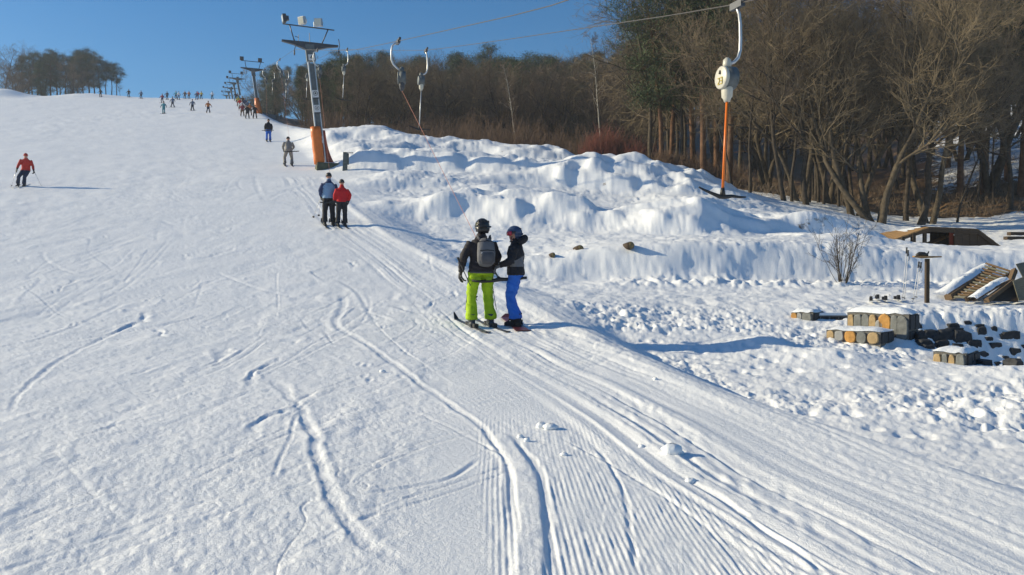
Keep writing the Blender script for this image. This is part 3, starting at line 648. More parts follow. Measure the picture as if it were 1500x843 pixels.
# second rank in the near wood
for i in range(15):                                   # trunks close together right of the orange pole
    x = 1175 + 5.2 * i + rt.uniform(-4, 4); Y = rt.uniform(46.5, 54)
    tree(rt.choice(['straight', 'slim', 'slim', 'fork']), on_ground(x, Y) + Vector((0, 0, -.1)), rt.uniform(11.5, 14), rt.uniform(0, 6), ('left part' if i < 5 else 'middle' if i < 10 else 'right part').join(['dark slim bare tree in the ', ' of the close row of trunks']), 'close row of dark trunks', tilt=(rt.uniform(-.07, .07), rt.uniform(-.03, .03)))
for i in range(46):
    x = 930 + 660 * (i + rt.random()) / 46; Y = float(forest_start(np.array([(x - CX) / F * 55]), np.array([55.0]))[0]) + rt.uniform(7, 34)
    k = rt.choice(['straight', 'spread', 'fork', 'broad', 'lean', 'straight', 'broad', 'pine_full' if x < 1080 or x > 1380 else 'broad'])
    tree(k, on_ground(x, Y) + Vector((0, 0, -.15)), rt.uniform(13, 16.5) if not k.startswith('pine') else rt.uniform(16, 20), rt.uniform(0, 6),
         {'pine_full': 'dark green pine', 'straight': 'tall straight bare tree', 'spread': 'tall many-stemmed bare tree', 'fork': 'tall forked bare tree', 'broad': 'tall broad bare tree', 'lean': 'tall leaning bare tree'}[k] + ' deep in the near wood ' + ('left of the orange pole' if x < 1060 else 'right of the orange pole' if x < 1280 else 'above the tabletop ramp' if x < 1400 else 'above the brown bank'), 'tall trees deep in the near wood')
for i in range(44):                                   # the wooded hillside behind the near wood
    x = 960 + 600 * (i + rt.random()) / 44; Y = rt.uniform(92, 150); k = rt.choice(['straight', 'slim', 'fork', 'thicket', 'straight', 'pine_full'])
    tree(k, on_ground(x, Y) + Vector((0, 0, -.15)), rt.uniform(11, 16), rt.uniform(0, 6), {'pine_full': 'green pine', 'straight': 'straight bare tree', 'slim': 'slender bare tree', 'fork': 'forked bare tree', 'thicket': 'bushy bare tree'}[k] + ' on the hillside behind the ' + ('left' if x < 1150 else 'middle' if x < 1350 else 'right') + ' part of the near wood', 'trees on the hillside behind the near wood', wide=1.15)
# far wood: heights follow the line of treetops seen against the sky
def top_row(x): return float(np.interp(x, [335, 350, 372, 400, 440, 520, 600, 650, 700, 800, 850, 900, 960, 1000], [150, 140, 118, 96, 98, 88, 92, 95, 90, 92, 96, 88, 60, 40]))
n_far = 0
for i in range(400):
    if n_far >= 175: break
    if n_far < 100: x = 452 + (n_far + rt.random()) / 100 * 508; Y = rt.choice([rt.uniform(80, 100), rt.uniform(100, 150)])
    else: x = rt.uniform(452, 960); Y = rt.uniform(100, 165)
    X = (x - CX) / F * Y
    if Y < float(forest_start(np.array([X]), np.array([Y]))[0]) + 2 or X < lift(Y) + 7: continue
    g = on_ground(x, Y); ztop = CZ + (H0 - top_row(x) - rt.uniform(-5, 18)) / F * Y; h = min(ztop - g.z, rt.uniform(9, 12) if Y < 95 else 17.5)
    if h < 4: continue
    c = rt.random(); h = h * 1.12 if c < .46 and Y > 105 else h; k = 'fir' if c < (.30 if Y > 105 else .05) else 'pine_full' if c < (.58 if Y > 105 else .10) else rt.choice(['straight', 'broad', 'thicket', 'slim', 'fork'])
    lab = {'fir': 'dark conical fir', 'pine_full': 'dark green pine', 'straight': 'straight brown bare tree', 'broad': 'broad brown bare tree', 'thicket': 'bushy many-stemmed bare tree', 'slim': 'slender brown bare tree', 'fork': 'forked brown bare tree'}[k] + (', front row,' if Y < 100 else '') + ' in the far wood ' + ('near the closest pylon' if x < 535 else 'behind the two curved hangers' if x < 650 else 'left of the lone birch' if x < 755 else 'right of the lone birch' if x < 860 else 'behind the red thicket')
    tree(k, g + Vector((0, 0, -.1)), h, rt.uniform(0, 6), lab, 'trees of the far wood', wide=1.25 if k not in ('slim', 'straight') else 1.1); n_far += 1
# dark trees close beside the upper lift
for i in range(26):
    Y = 108 + 6.2 * i + rt.uniform(-2, 2); X = lift(Y) + rt.uniform(6.5, 17); x = CX + F * X / Y
    zt = CZ + (H0 - top_row(x)) / F * Y; g = Vector((X, Y, hz(X, Y))); h = min(max(4.5, zt - g.z), 17)
    if Y > 205: h = min(h, 9)
    tree(rt.choice(['fir', 'pine_full', 'fir', 'thicket']), g, h, rt.uniform(0, 6), ('dark conifer or bush')[:0] + 'dark tree in the ' + ('lower' if i < 9 else 'middle' if i < 17 else 'upper') + ' third of the row beside the upper lift', 'trees beside the upper lift', wide=1.1)
# grove at the crest on the left: image column, top row
for x, ty, Y, k in [(4, 70, 196, 'spread'), (-14, 76, 200, 'broad'), (22, 90, 190, 'thicket'), (34, 82, 200, 'fir'), (44, 80, 193, 'pine_full'), (56, 77, 198, 'pine_full'), (66, 82, 205, 'fir'), (76, 76, 192, 'pine_full'), (86, 79, 200, 'pine_full'), (97, 80, 194, 'pine_full'), (107, 84, 203, 'fir'),
                    (116, 78, 196, 'pine_full'), (124, 80, 190, 'pine_full'), (133, 73, 196, 'pine_full'), (141, 78, 203, 'pine_full'), (149, 84, 194, 'pine_full'), (157, 92, 200, 'pine'), (165, 94, 196, 'pine'), (172, 100, 192, 'pine'), (178, 112, 196, 'slim'), (50, 84, 210, 'broad'), (90, 84, 211, 'broad'), (112, 86, 187, 'thicket'), (30, 96, 186, 'thicket'), (62, 92, 187, 'fir')]:
    X = (x - CX) / F * Y; g = Vector((X, Y, hz(X, Y))); zt = CZ + (H0 - ty) / F * Y
    lab = {4: 'bare tree at the far left border of the grove on the crest', 133: 'tallest pine of the grove on the crest', 178: 'thin bare tree at the right tip of the grove on the crest'}.get(x, ('dark conifer' if k in ('fir', 'pine_full', 'pine') else 'bare tree') + ' in the ' + ('left part' if x < 62 else 'middle' if x < 115 else 'right part') + ' of the dense grove on the crest')
    tree(k, g + Vector((0, 0, -.3)), zt - g.z + .3, rt.uniform(0, 6), lab, None if x in (4, 133, 178) else 'dark trees of the crest grove', wide=1.25 if k != 'slim' else 1)

def brush(name, pts, hts, per, rad, seed, material, side_n=7, thick=.008, lean=.35):
    rng = np.random.default_rng(seed); base = np.repeat(np.array(pts), per, 0); hh = np.repeat(np.array(hts), per) * rng.uniform(.55, 1.1, len(base)); n = len(base)
    base = base + np.stack([rng.normal(0, rad, n), rng.normal(0, rad, n), np.full(n, -.15)], 1)
    D = np.stack([rng.normal(0, lean, n), rng.normal(0, lean, n), np.ones(n)], 1); P, R = grow(rng, base, D, hh, np.full(n, thick * 1.6), 5, .10, .03, .4)
    l2 = sprout(rng, P, R, hh, side_n, .25, 1, 20, 55, .38, .75, .4); P2, R2 = grow(rng, *l2, 3, .14, .03, .5); R2 = np.maximum(R2, thick * .75)
    me = mesh_np(name, *merge([tubes(P, R, 3), tubes(P2, R2, 3)]), smooth=False); me.materials.append(M[material]); return me
rb = random.Random(9); pts = []; hts = []
for i in range(420):                                   # low growth along the foot of both woods
    x = rb.uniform(440, 1080); Y0 = float(forest_start(np.array([(x - CX) / F * 65]), np.array([65.0]))[0]); Y = Y0 + abs(rb.gauss(0, 6)) + .5
    g = on_ground(x, Y)
    if g.x < lift(Y) + 6: continue
    pts.append(g); hts.append(rb.uniform(1.2, 3.0) if x < 900 else rb.uniform(.8, 2.0))
o = link('undergrowth', brush('undergrowth', pts, hts, 7, .7, 3, 'twig_rust', 6)); tag(o, 'rusty brown undergrowth of bare stems along the foot of the wood', None, None, 'stuff')
pts = []; hts = []
for i in range(170):
    x = rb.uniform(1080, 1540); Y = rb.uniform(47, 62); g = on_ground(x, Y); pts.append(g); hts.append(rb.uniform(.5, 1.5))
for i in range(60):
    x = rb.gauss(1440, 45); Y = rb.uniform(45.5, 54); g = on_ground(x, Y); pts.append(g); hts.append(rb.uniform(.4, 1.0))
o = link('scrub', brush('scrub', pts, hts, 6, .8, 5, 'twig_brown', 6, .008, .7)); tag(o, 'low tangled brown scrub on the snowy forest floor and bank', None, None, 'stuff')
def bush(name, x, Y, w, h, n, material, label, group=None, seed=1):
    c = on_ground(x, Y); rng = random.Random(seed); p = []; q = []
    for i in range(n):
        u = rng.uniform(-1, 1); v = rng.uniform(-1, 1); X2 = u * w; Y2 = v * w * .5; p.append((X2, Y2, hz(c.x + X2, c.y + Y2) - c.z)); q.append(h * (1 - .35 * u * u) * rng.uniform(.75, 1.1))
    o = link(name, brush(name, p, q, 8, .25, seed, material, 9, .009, .22), None, c); return tag(o, label, 'bush', group)
for i, (x, Y, w, h, n, mt, lab) in enumerate(((872, 60, .9, 1.7, 20, 'twig_red', 'low dark red bush at the left end of the red thicket on the ridge'), (890, 59.5, 1.2, 2.5, 34, 'twig_red', 'tall dark red bush, second from the left in the thicket on the ridge'), (915, 60, 1.1, 2.0, 26, 'twig_rust', 'reddish brown bush in the middle of the thicket on the ridge'),
                                              (936, 58.5, 1.0, 2.2, 26, 'twig_red', 'dark red bush right against the trunk of the tall spreading tree'), (962, 57.5, 1.1, 1.5, 24, 'twig_rust', 'low rusty bush just right of the tall spreading tree'), (988, 56.5, 1.4, 1.8, 32, 'twig_rust', 'rusty brown bush at the right end of the thicket on the ridge'))):
    bush('bush', x, Y, w, h, n, mt, lab, 'bushes of the thicket on the ridge', 2 + i)
# bare bush with fanned stems in front of the long mound
sb = ground(1234, 421); rng = np.random.default_rng(12); n = 15
a = rng.uniform(0, 6.28, n); tl = np.abs(rng.normal(0, .42, n)); D = np.stack([np.cos(a) * tl, np.sin(a) * tl * .7, np.ones(n)], 1); L = rng.uniform(.9, 1.75, n) * (1 - .25 * tl)
P, R = grow(rng, np.stack([.07 * np.cos(a), .07 * np.sin(a), np.full(n, -.15)], 1), D, L + .15, rng.uniform(.007, .014, n), 8, .07, .03, .3)
l2 = sprout(rng, P, R, L, 6, .25, 1, 18, 45, .36, .6, .4); P2, R2 = grow(rng, *l2, 4, .10, .04, .45); l3 = sprout(rng, P2, R2, l2[2], 4, .2, 1, 18, 45, .45, .7, .3); P3, R3 = grow(rng, *l3, 3, .1, .03, .5)
R2 = np.maximum(R2, .0034); R3 = np.maximum(R3, .0026)
me = mesh_np('bare shrub', *merge([tubes(P, R, 5), tubes(P2, R2, 3), tubes(P3, R3, 3)]), smooth=False); me.materials.append(M['bark_dark'])
tag(link('bare_shrub', me, None, sb), 'leafless shrub with fanned stems in the snow before the long mound', 'shrub')

# ------------------------------------------------------------------ ski lift
_cy = np.array([-14, 0, 11.3, 20.8, 27.5, 36, 46, 60, 75, 90, 105.0, 134, 164, 188, 212, 238, 266, 300]); _cz = np.array([.9, 1.9, 3.93, 6.3, 8.0, 10.5, 13.45, 16.5, 19.9, 23.7, 27.8, 34.3, 41.6, 46.7, 51.3, 56.6, 62.0, 67.0])
_gcy = np.arange(-14, 300, .5); _gcz = _gauss(np.interp(_gcy, _cy, _cz), 6)
def cable_z(Y): return float(np.interp(Y, _gcy, _gcz)) + CZ
def lane_pt(Y, side):                                  # side 0: uphill cable over the track, 1: return cable
    return Vector((lift(Y) + (2.68 if side else .10), Y, cable_z(Y)))
for side, lab in ((0, 'thin steel cable of the ski lift above the towing track'), (1, 'thin steel return cable of the ski lift carrying the empty hangers')):
    b = MB(); b.tube([lane_pt(Y, side) for Y in np.concatenate([np.arange(-14, 48, 1.5), np.arange(48, 297, 4)])], .008, 6, cap=False)
    tag(b.build('lift_cable', M['cable']), lab, 'cable', 'lift cables')

def base_of(b, o): pass
def pylon(Y, label, detail=True, hgt=None):
    off = 1.75; gx = lift(Y) + off; gz = hz(gx, Y); top = cable_z(Y) + .12; g = Vector((gx, Y, gz))
    o = empty('lift_pylon', g, 0, label, 'lift pylon', 'pylons of the ski lift')
    rz = Matrix((_LX, _LY, Vector((0, 0, 1)))).transposed()
    T = Vector((0, 0, top - gz)) - _LX * .75; B = Vector((0, 0, 0)); dirv = (T - B).normalized(); n = 6
    b = MB(); R = frame(_LX - dirv * dirv.dot(_LX), dirv.cross(_LX))
    ln = (T - B).length
    def along(t): return B + (T - B) * t
    for s in (-1, 1):                                  # two channels and the plate between them
        b.prism([along(0) + R @ Vector((s * .19 - .03, -.12, 0)), along(0) + R @ Vector((s * .19 + .03, -.12, 0)), along(1) + R @ Vector((s * .17 + .03, -.10, 0)), along(1) + R @ Vector((s * .17 - .03, -.10, 0))], R @ Vector((0, .24, 0)))
    b.build('leg', M['steel'], o)
    b = MB(); b.prism([along(.22) + R @ Vector((-.158, -.07, 0)), along(.22) + R @ Vector((.158, -.07, 0)), along(.86) + R @ Vector((.138, -.07, 0)), along(.86) + R @ Vector((-.138, -.07, 0))], R @ Vector((0, .1, 0))); b.build('shaft_plate', M['steel_dull'], o)
    b = MB(); b.box(along(.945), (.50, .34, .95), R); b.build('head_box', M['steel_dull'], o)
    # cross arm, deeper in the middle
    c = T + Vector((0, 0, .16)); b = MB(); sec = [(-1.60, .05, .05), (-.95, .07, .12), (-.3, .16, .24), (.3, .16, .24), (.95, .07, .12), (1.60, .05, .05)]
    V = []; Fc = []
    for u, hw, hh in sec:
        for sy, sz in ((-1, -1), (1, -1), (1, 1), (-1, 1)): V.append(c + _LX * (u - .16 + .2) + _LY * (sy * (.09 + hw * .4)) + Vector((0, 0, .06 if sz > 0 else .06 - hh * 1.7)))
    for i in range(len(sec) - 1):
        for k in range(4): Fc.append((i * 4 + k, i * 4 + (k + 1) % 4, i * 4 + 4 + (k + 1) % 4, i * 4 + 4 + k))
    Fc += [(3, 2, 1, 0), tuple(range(len(V) - 4, len(V)))]; b.add(V, Fc); b.build('crossarm', M['steel_dark'], o)
    for side in (0, 1):                                # sheaves that carry the cables
        p = lane_pt(Y, side) - g; w = MB()
        w.tube([p + Vector((0, 0, .62)), p + _LX * .06 + Vector((0, 0, .25)), p + Vector((0, 0, -.02))], .025, 6)
        w.tube([p - _LX * .03 + Vector((0, 0, -.16)), p + _LX * .03 + Vector((0, 0, -.16))], .15, 14); w.build('sheave', M['steel_dark'], o)
    if detail:
        lb = MB(); q = c + Vector((0, 0, .98)); ex = _LX
        lb.tube([q - ex * 1.5, q + ex * 1.42 + Vector((0, 0, -.04))], .035, 6); lb.tube([q - ex * 1.12, c - ex * .86 + Vector((0, 0, .1))], .035, 6); lb.tube([q + ex * 1.08, c + ex * .72 + Vector((0, 0, .1))], .035, 6)
        lb.tube([c + ex * .02 + Vector((0, 0, .05)), c + ex * .0 + Vector((0, 0, .62))], .018, 5); lb.tube([c - ex * .62 + Vector((0, 0, .3)), c - ex * .82 + Vector((0, 0, .34))], .02, 5); lb.tube([c - ex * .62 + Vector((0, 0, .1)), c - ex * .62 + Vector((0, 0, .45))], .018, 5)
        lb.build('lamp_frame', M['steel_dark'], o)
        for u, yaw, tilt in ((-1.42, 2.0, -.15), (-.42, 2.6, -.2), (.5, 3.05, -.1)):
            f = Matrix.Rotation(yaw, 3, 'Z') @ Matrix.Rotation(tilt, 3, 'X'); pc = q + ex * u + Vector((0, 0, .32))
            m = MB(); m.box(pc, (.44, .20, .42), f); m.box(pc - f @ Vector((0, .17, 0)), (.26, .16, .24), f); m.tube([pc + f @ Vector((-.27, 0, .02)), pc + f @ Vector((-.27, 0, -.26)), pc + f @ Vector((.27, 0, -.26)), pc + f @ Vector((.27, 0, .02))], .018, 5)
            fl = m.build('floodlight', M['steel_dark' if u < -1 else 'steel'], o)
            m = MB(); m.box(pc + f @ Vector((0, .104, 0)), (.38, .012, .36), f); m.build('lamp_glass', M['glass'], fl)
        # signs on the shaft
        for t, kind in ((.905, 0), (.61, 1), (.49, 2), (.235, 3)):
            pc = along(t) + R @ Vector((.02, -.19 if t > .8 else -.16, 0)); m = MB(); m.box(pc, (.36, .015, .42 if kind else .34), R); s_ = m.build('sign_plate', M['plate'], o)
            m = MB(); y = -.0115; fr = lambda x, z: pc + R @ Vector((x, y, z))
            def bar(p0, p1, w=.03):
                p0 = Vector(p0); p1 = Vector(p1); d = (p1 - p0).normalized(); nn = Vector((-d.y, d.x)) * (w / 2)
                m.prism([fr(*(p0 + nn)), fr(*(p0 - nn)), fr(*(p1 - nn)), fr(*(p1 + nn))], R @ Vector((0, -.004, 0)))
            def ring(r, w=.03, n=14):
                for i in range(n): bar((r * math.cos(6.2832 * i / n), r * math.sin(6.2832 * i / n) + .03), (r * math.cos(6.2832 * (i + 1) / n), r * math.sin(6.2832 * (i + 1) / n) + .03), w)
            if kind == 0: bar((.03, -.11), (.03, .11)); bar((.03, .11), (-.08, -.04)); bar((-.08, -.04), (.08, -.04))
            if kind == 1: ring(.12); bar((-.05, .03), (.05, .03), .09)
            if kind == 2: ring(.12, .022); bar((0, -.04), (0, .09), .04); bar((-.06, .0), (.06, .05), .02)
            if kind == 3: ring(.09, .022); bar((-.08, -.05), (.08, .11), .02)
            m.build('sign_print', M['ink'], s_)
            if kind in (1, 2):
                m = MB(); m.box(pc + R @ Vector((0, -.001, -.25)), (.34, .014, .07), R); m.build('sign_strip', M['steel_dark'], o)
        # padding: a bright roll and a darker one behind it, on a block
        m = MB(); c0 = Vector((0, 0, .25)) - _LX * .02; p0 = c0 - _LX * .20 - _LY * .14
        m.tube([p0 + dirv * t for t in np.linspace(0, 2.15, 9)], [(.30 + .014 * math.sin(i * 2.3), .25) for i in range(9)], 18, ell=_LX); m.build('orange_pad', M['orange_pad'], o)
        m = MB(); p1 = c0 + _LX * .17 + _LY * .16; m.tube([p1 + _LX * (.30 * (1 - t / 2.0) ** 3) + dirv * t for t in np.linspace(0, 2.0, 9)], [(.27 - .05 * i / 8, .22) for i in range(9)], 16, ell=_LX); m.build('red_pad', M['red_pad'], o)
        m = MB(); m.box(Vector((.25, .05, .05)), (1.35, 1.0, .50), rz, taper=.94); m.build('footing', M['concrete'], o)
        m = MB(); m.box(Vector((.36, .12, .318)), (.9, .6, .07), rz, taper=.85); m.build('snow_cap', M['snow_cap'], o)
    else:
        if Y < 150: m = MB(); m.tube([Vector((0, 0, -.1)) + dirv * t for t in (0, .7, 1.4, 2.1)], [.5, .46, .38, .28], 14, ell=_LX); m.build('orange_pad', M['orange_pad'], o)
        lb = MB(); q = c + Vector((0, 0, .95)); lb.tube([q - _LX * 1.5, q + _LX * 1.4], .045, 5); lb.tube([q - _LX, c - _LX * .85], .045, 5); lb.tube([q + _LX, c + _LX * .75], .045, 5); lb.build('lamp_frame', M['steel_dark'], o)
        for u in (-1.4, .9):
            m = MB(); m.box(q + _LX * u + Vector((0, 0, .28)), (.5, .3, .45), rz); m.box(q + _LX * u + Vector((0, 0, .28)) - _LY * .2, (.3, .2, .3), rz); m.build('floodlight', M['steel_dark'], o)
    return o
pylon(46.0, 'nearest lift pylon with three floodlights, sign plates and orange padded foot')
pylon(105.0, 'second lift pylon up the slope with an orange pad at its foot', False)
for Y, lab in ((164, 'third lift pylon, foremost of the bunch near the crest'), (188, 'fourth lift pylon, second in the bunch near the crest'), (212, 'fifth lift pylon, middle of the bunch near the crest'), (238, 'sixth lift pylon, next to last of the bunch near the crest'), (266, 'last lift pylon visible on the crest')):
    pylon(Y, lab, False)

def number_on(o, c, ax_r, ax_u, nrm, mat_, s=.07):
    """the digits 2 and 3 built as small raised strokes"""
    seg = {'2': [((0, 1), (1, 1)), ((1, 1), (1, .5)), ((1, .5), (0, 0)), ((0, 0), (1, 0))], '3': [((0, 1), (1, 1)), ((1, 1), (1, 0)), ((0, .5), (1, .5)), ((0, 0), (1, 0))]}
    m = MB()
    for i, ch in enumerate('23'):
        for (x0, y0), (x1, y1) in seg[ch]:
            p0 = c + ax_r * ((i - .5) * s * 1.0 + (x0 - .5) * s * .62) + ax_u * ((y0 - .5) * s * 1.25); p1 = c + ax_r * ((i - .5) * s * 1.0 + (x1 - .5) * s * .62) + ax_u * ((y1 - .5) * s * 1.25)
            m.tube([p0, p1], .009, 4)
    return m.build('number_print', mat_, o)
def hanger(Y, side, label, rod='steel', target=None, sway=0.0, detail=False):
    p = lane_pt(Y, side); o = empty('lift_hanger', p, 0, label, 'lift hanger', 'hangers of the ski lift')
    ex, ey, ez = _LX, _LY, Vector((0, 0, 1)); m = MB()
    m.box((0, 0, -.02), (.07, .26, .10), Matrix((_LX, _LY, ez)).transposed()); m.tube([-ey * .10 + ez * .0, -ey * .22 + ez * .02], .035, 6); m.build('cable_clamp', M['steel_dark'], o)
    s = 1 if side else -1
    hk = [(0, -.06), (.035 * s, -.14), (.055 * s, -.28), (.06 * s, -.50), (.055 * s, -.66), (.02 * s, -.77), (-.05 * s, -.84), (-.14 * s, -.88)] if side else [(.02, -.05), (-.10, -.08), (-.16, -.16), (-.18, -.30), (-.18, -.50), (-.13, -.62), (-.03, -.71), (.06, -.78)]
    m = MB(); m.tube([ex * a + ez * b for a, b in hk], .024 if detail else .027, 8); m.build('hook_bar', M['steel'], o)
    c = ex * (-.17 if side else .10) + ez * (-1.08 if side else -.96)
    ax = Vector((-.95, -.30, 0)) if side else Vector((-.97, -.1, 0)).normalized()
    up = ez; rt_ = ax.cross(up).normalized()
    m = MB(); m.tube([c + ax * .06, c - ax * .10], .165, 20); m.build('spring_drum', M['steel_dull'], o)
    m = MB(); m.tube([c + ax * .061, c + ax * .10, c + ax * .112], [.165, .162, .145], 20); d = m.build('drum_cover', M['white_metal' if detail else 'steel_dull'], o)
    if detail:
        number_on(d, c + ax * .116 - up * .05, rt_ * -1, up, ax, M['ink_yellow'])
        m = MB(); m.tube([c + ax * .116 + up * .10, c + ax * .118 + up * .05], [.012, .02], 6); m.build('drum_mark', M['ink'], d)
    m = MB(); m.tube([c - ez * .10, c - ez * .13, c - ez * .27, c - ez * .30, c - ez * .34], [(.085, .075), (.090, .080), (.085, .072), (.06, .05), (.045, .04)], 14, ell=rt_); m.build('housing', M['white_metal' if side else 'steel_dark'], o)
    m = MB(); m.tube([c + ez * .13, c + ez * .20, c + ez * .26, c + ez * .29], [.055, .062, .055, .02], 12); m.build('hook_joint', M['white_metal' if detail else 'steel_dull'], o)
    if target is None:
        e = c - ez * 1.62 - ex * .07 + ex * sway; a0 = c - ez * .34
        m = MB(); m.tube([a0, e], .020 if detail else .018, 8); m.build('rod', M[rod], o)
        m = MB(); arms = [(-.40, .075), (-.30, .035), (-.16, -.01), (-.05, -.045), (.05, -.045), (.16, -.03), (.30, -.04), (.40, -.035)]
        m.tube([e + ex * a + ez * (b - .03) for a, b in arms], [.012, .018, .024, .032, .032, .024, .018, .012], 8); m.tube([e + ez * .05, e - ez * .06], [.026, .045], 8); m.build('tow_bar', M['black'], o)
    else:
        tb, axis, top = target; tb = tb - p; top = top - p
        m = MB(); m.tube([c - ez * .34, top], .0045, 5); m.build('rope', M['rope'], o)
        m = MB(); m.tube([top, tb], .016, 8); m.build('rod', M[rod], o)
        m = MB(); m.tube([tb + axis * a + ez * b for a, b in ((-.47, -.02), (-.3, -.035), (-.1, -.02), (0, .0), (.1, 0), (.3, .01), (.47, .03))], [.022, .026, .03, .036, .03, .026, .022], 8); m.tube([tb, tb + (top - tb) * .12], [.04, .02], 8); m.build('tow_bar', M['black'], o)
    return o
hanger(11.3, 1, 'nearest empty lift hanger with a bright orange pole and numbered drum', 'orange_rod', detail=True)
hanger(27.5, 1, 'empty lift hanger with a grey pole hanging before the far wood')
hanger(43.2, 1, 'empty lift hanger hanging just right of the nearest pylon')
hanger(59.4, 1, 'empty lift hanger seen just left of the nearest pylon shaft')
hanger(75.5, 1, 'empty lift hanger hanging midway between the two nearest pylons')
hanger(91.6, 1, 'empty lift hanger hanging a short way below the second pylon')

# ------------------------------------------------------------------ people
def seg(a, b, n):
    a, b = Vector(a), Vector(b); return [a + (b - a) * (i / n) for i in range(n + 1)]
class Body:
    def __init__(s): s.b = MB(); s.reg = []
    def limb(s, pts, rad, region, n=14, ell=None, step=.045):
        P = []; Rr = []; pts = [Vector(p) for p in pts]
        for i in range(len(pts) - 1):
            k = max(1, int((pts[i + 1] - pts[i]).length / step))
            for j in range(k):
                t = j / k; P.append(pts[i].lerp(pts[i + 1], t)); r0, r1 = rad[i], rad[i + 1]
                if isinstance(r0, tuple): Rr.append((r0[0] + (r1[0] - r0[0]) * t, r0[1] + (r1[1] - r0[1]) * t))
                else: Rr.append(r0 + (r1 - r0) * t)
        P.append(pts[-1]); Rr.append(rad[-1]); n0 = len(s.b.v); s.b.tube(P, Rr, n, ell=ell); s.reg += [region] * (len(s.b.v) - n0)
    def ball(s, c, r, sz, region, n=14, m=10):
        n0 = len(s.b.v); s.b.ball(c, r, n, m, 0, sz, -.995); s.reg += [region] * (len(s.b.v) - n0)
    def done(s, name, mats, parent, vox, paint=None, wrinkle=.006, seed=0, hem=None):
        me = s.b.mesh('tmp', [M['black']]); o = bpy.data.objects.new('tmp', me); COL.objects.link(o)
        md = o.modifiers.new('r', 'REMESH'); md.mode = 'VOXEL'; md.voxel_size = vox; md.use_smooth_shade = True
        dg = bpy.context.evaluated_depsgraph_get(); out = bpy.data.meshes.new_from_object(o.evaluated_get(dg)); bpy.data.objects.remove(o); bpy.data.meshes.remove(me)
        nv = len(out.vertices); co = np.zeros(nv * 3, np.float32); out.vertices.foreach_get('co', co); co = co.reshape(-1, 3).astype(float)
        ne = len(out.edges); ed = np.zeros(ne * 2, np.int32); out.edges.foreach_get('vertices', ed); ed = ed.reshape(-1, 2)
        for it in range(2):
            acc = np.zeros_like(co); cnt = np.zeros(nv); np.add.at(acc, ed[:, 0], co[ed[:, 1]]); np.add.at(acc, ed[:, 1], co[ed[:, 0]]); np.add.at(cnt, ed[:, 0], 1); np.add.at(cnt, ed[:, 1], 1)
            co = co * .5 + .5 * acc / np.maximum(cnt, 1)[:, None]
        if wrinkle:
            nr = np.zeros(nv * 3, np.float32); out.vertices.foreach_get('normal', nr); nr = nr.reshape(-1, 3)
            wv = vn(co[:, 0] * 9 + co[:, 2] * 5, co[:, 2] * 17 - co[:, 1] * 8, 200 + seed) * .8 + .6 * vn(co[:, 1] * 14 - co[:, 2] * 9, co[:, 2] * 22 + co[:, 0] * 10, 201 + seed)
            body = np.where(co[:, 2] < 1.50, 1, 0); co = co + nr * (wv * wrinkle * body)[:, None]
        out.vertices.foreach_set('co', co.astype(np.float32).ravel())
        kd = KDTree(len(s.b.v))
        for i, v in enumerate(s.b.v): kd.insert(v, i)
        kd.balance(); regs = list(mats); vr = [regs.index(s.reg[kd.find(c)[1]]) for c in co]
        slots = []; names = []
        def slot(mn):
            if mn not in names: names.append(mn); out.materials.append(M[mn])
            return names.index(mn)
        out.materials.clear(); mi = []
        for p in out.polygons:
            r = regs[vr[p.vertices[0]]]; c = p.center
            if hem is not None and r == 'leg' and c.z > hem: r = 'torso'
            if hem is not None and r == 'torso' and c.z < hem: r = 'leg'
            mn = mats[r]
            if paint: mn = paint(r, c) or mn
            mi.append(slot(mn))
        out.polygons.foreach_set('material_index', mi); out.update(); out.name = name
        return link(name, out, parent)
def glove(hand, fwd, side, parent, material, curl=.9, scale=1.0, pts_only=False):
    """palm, four curled fingers of unequal length and a thumb from the side of the palm"""
    f = Vector(fwd).normalized(); s = Vector(side); s = (s - f * f.dot(s)).normalized(); pal = f.cross(s); c = Vector(hand); m = MB()
    m.tube([c - f * .05 * scale, c, c + f * .045 * scale, c + f * .075 * scale], [(.030 * scale, .026 * scale), (.046 * scale, .026 * scale), (.048 * scale, .024 * scale), (.040 * scale, .018 * scale)], 10, ell=s)
    for i, ln in enumerate((.062, .072, .068, .054)):
        p = c + f * .07 * scale + s * ((i - 1.5) * .023 * scale); d = f.copy(); pts = [p]
        for k in range(3): d = (d + pal * curl * .8).normalized(); pts.append(pts[-1] + d * (ln * scale * (.45, .33, .24)[k] * 1.15))
        m.tube(pts, [.0135 * scale, .0135 * scale, .012 * scale, .009 * scale], 7)
    p = c + s * -.044 * scale + f * .0; m.tube([p, p + (-s * .55 + f * .6 + pal * .3) * .038 * scale, p + (-s * .55 + f * 1.1 + pal * .9) * .055 * scale, p + (-s * .2 + f * 1.3 + pal * 1.5) * .06 * scale], [.016 * scale, .015 * scale, .0135 * scale, .010 * scale], 7)
    m.tube([c - f * .10 * scale, c - f * .04 * scale], [.047 * scale, .040 * scale], 10)
    return m.build('glove', M[material], parent)
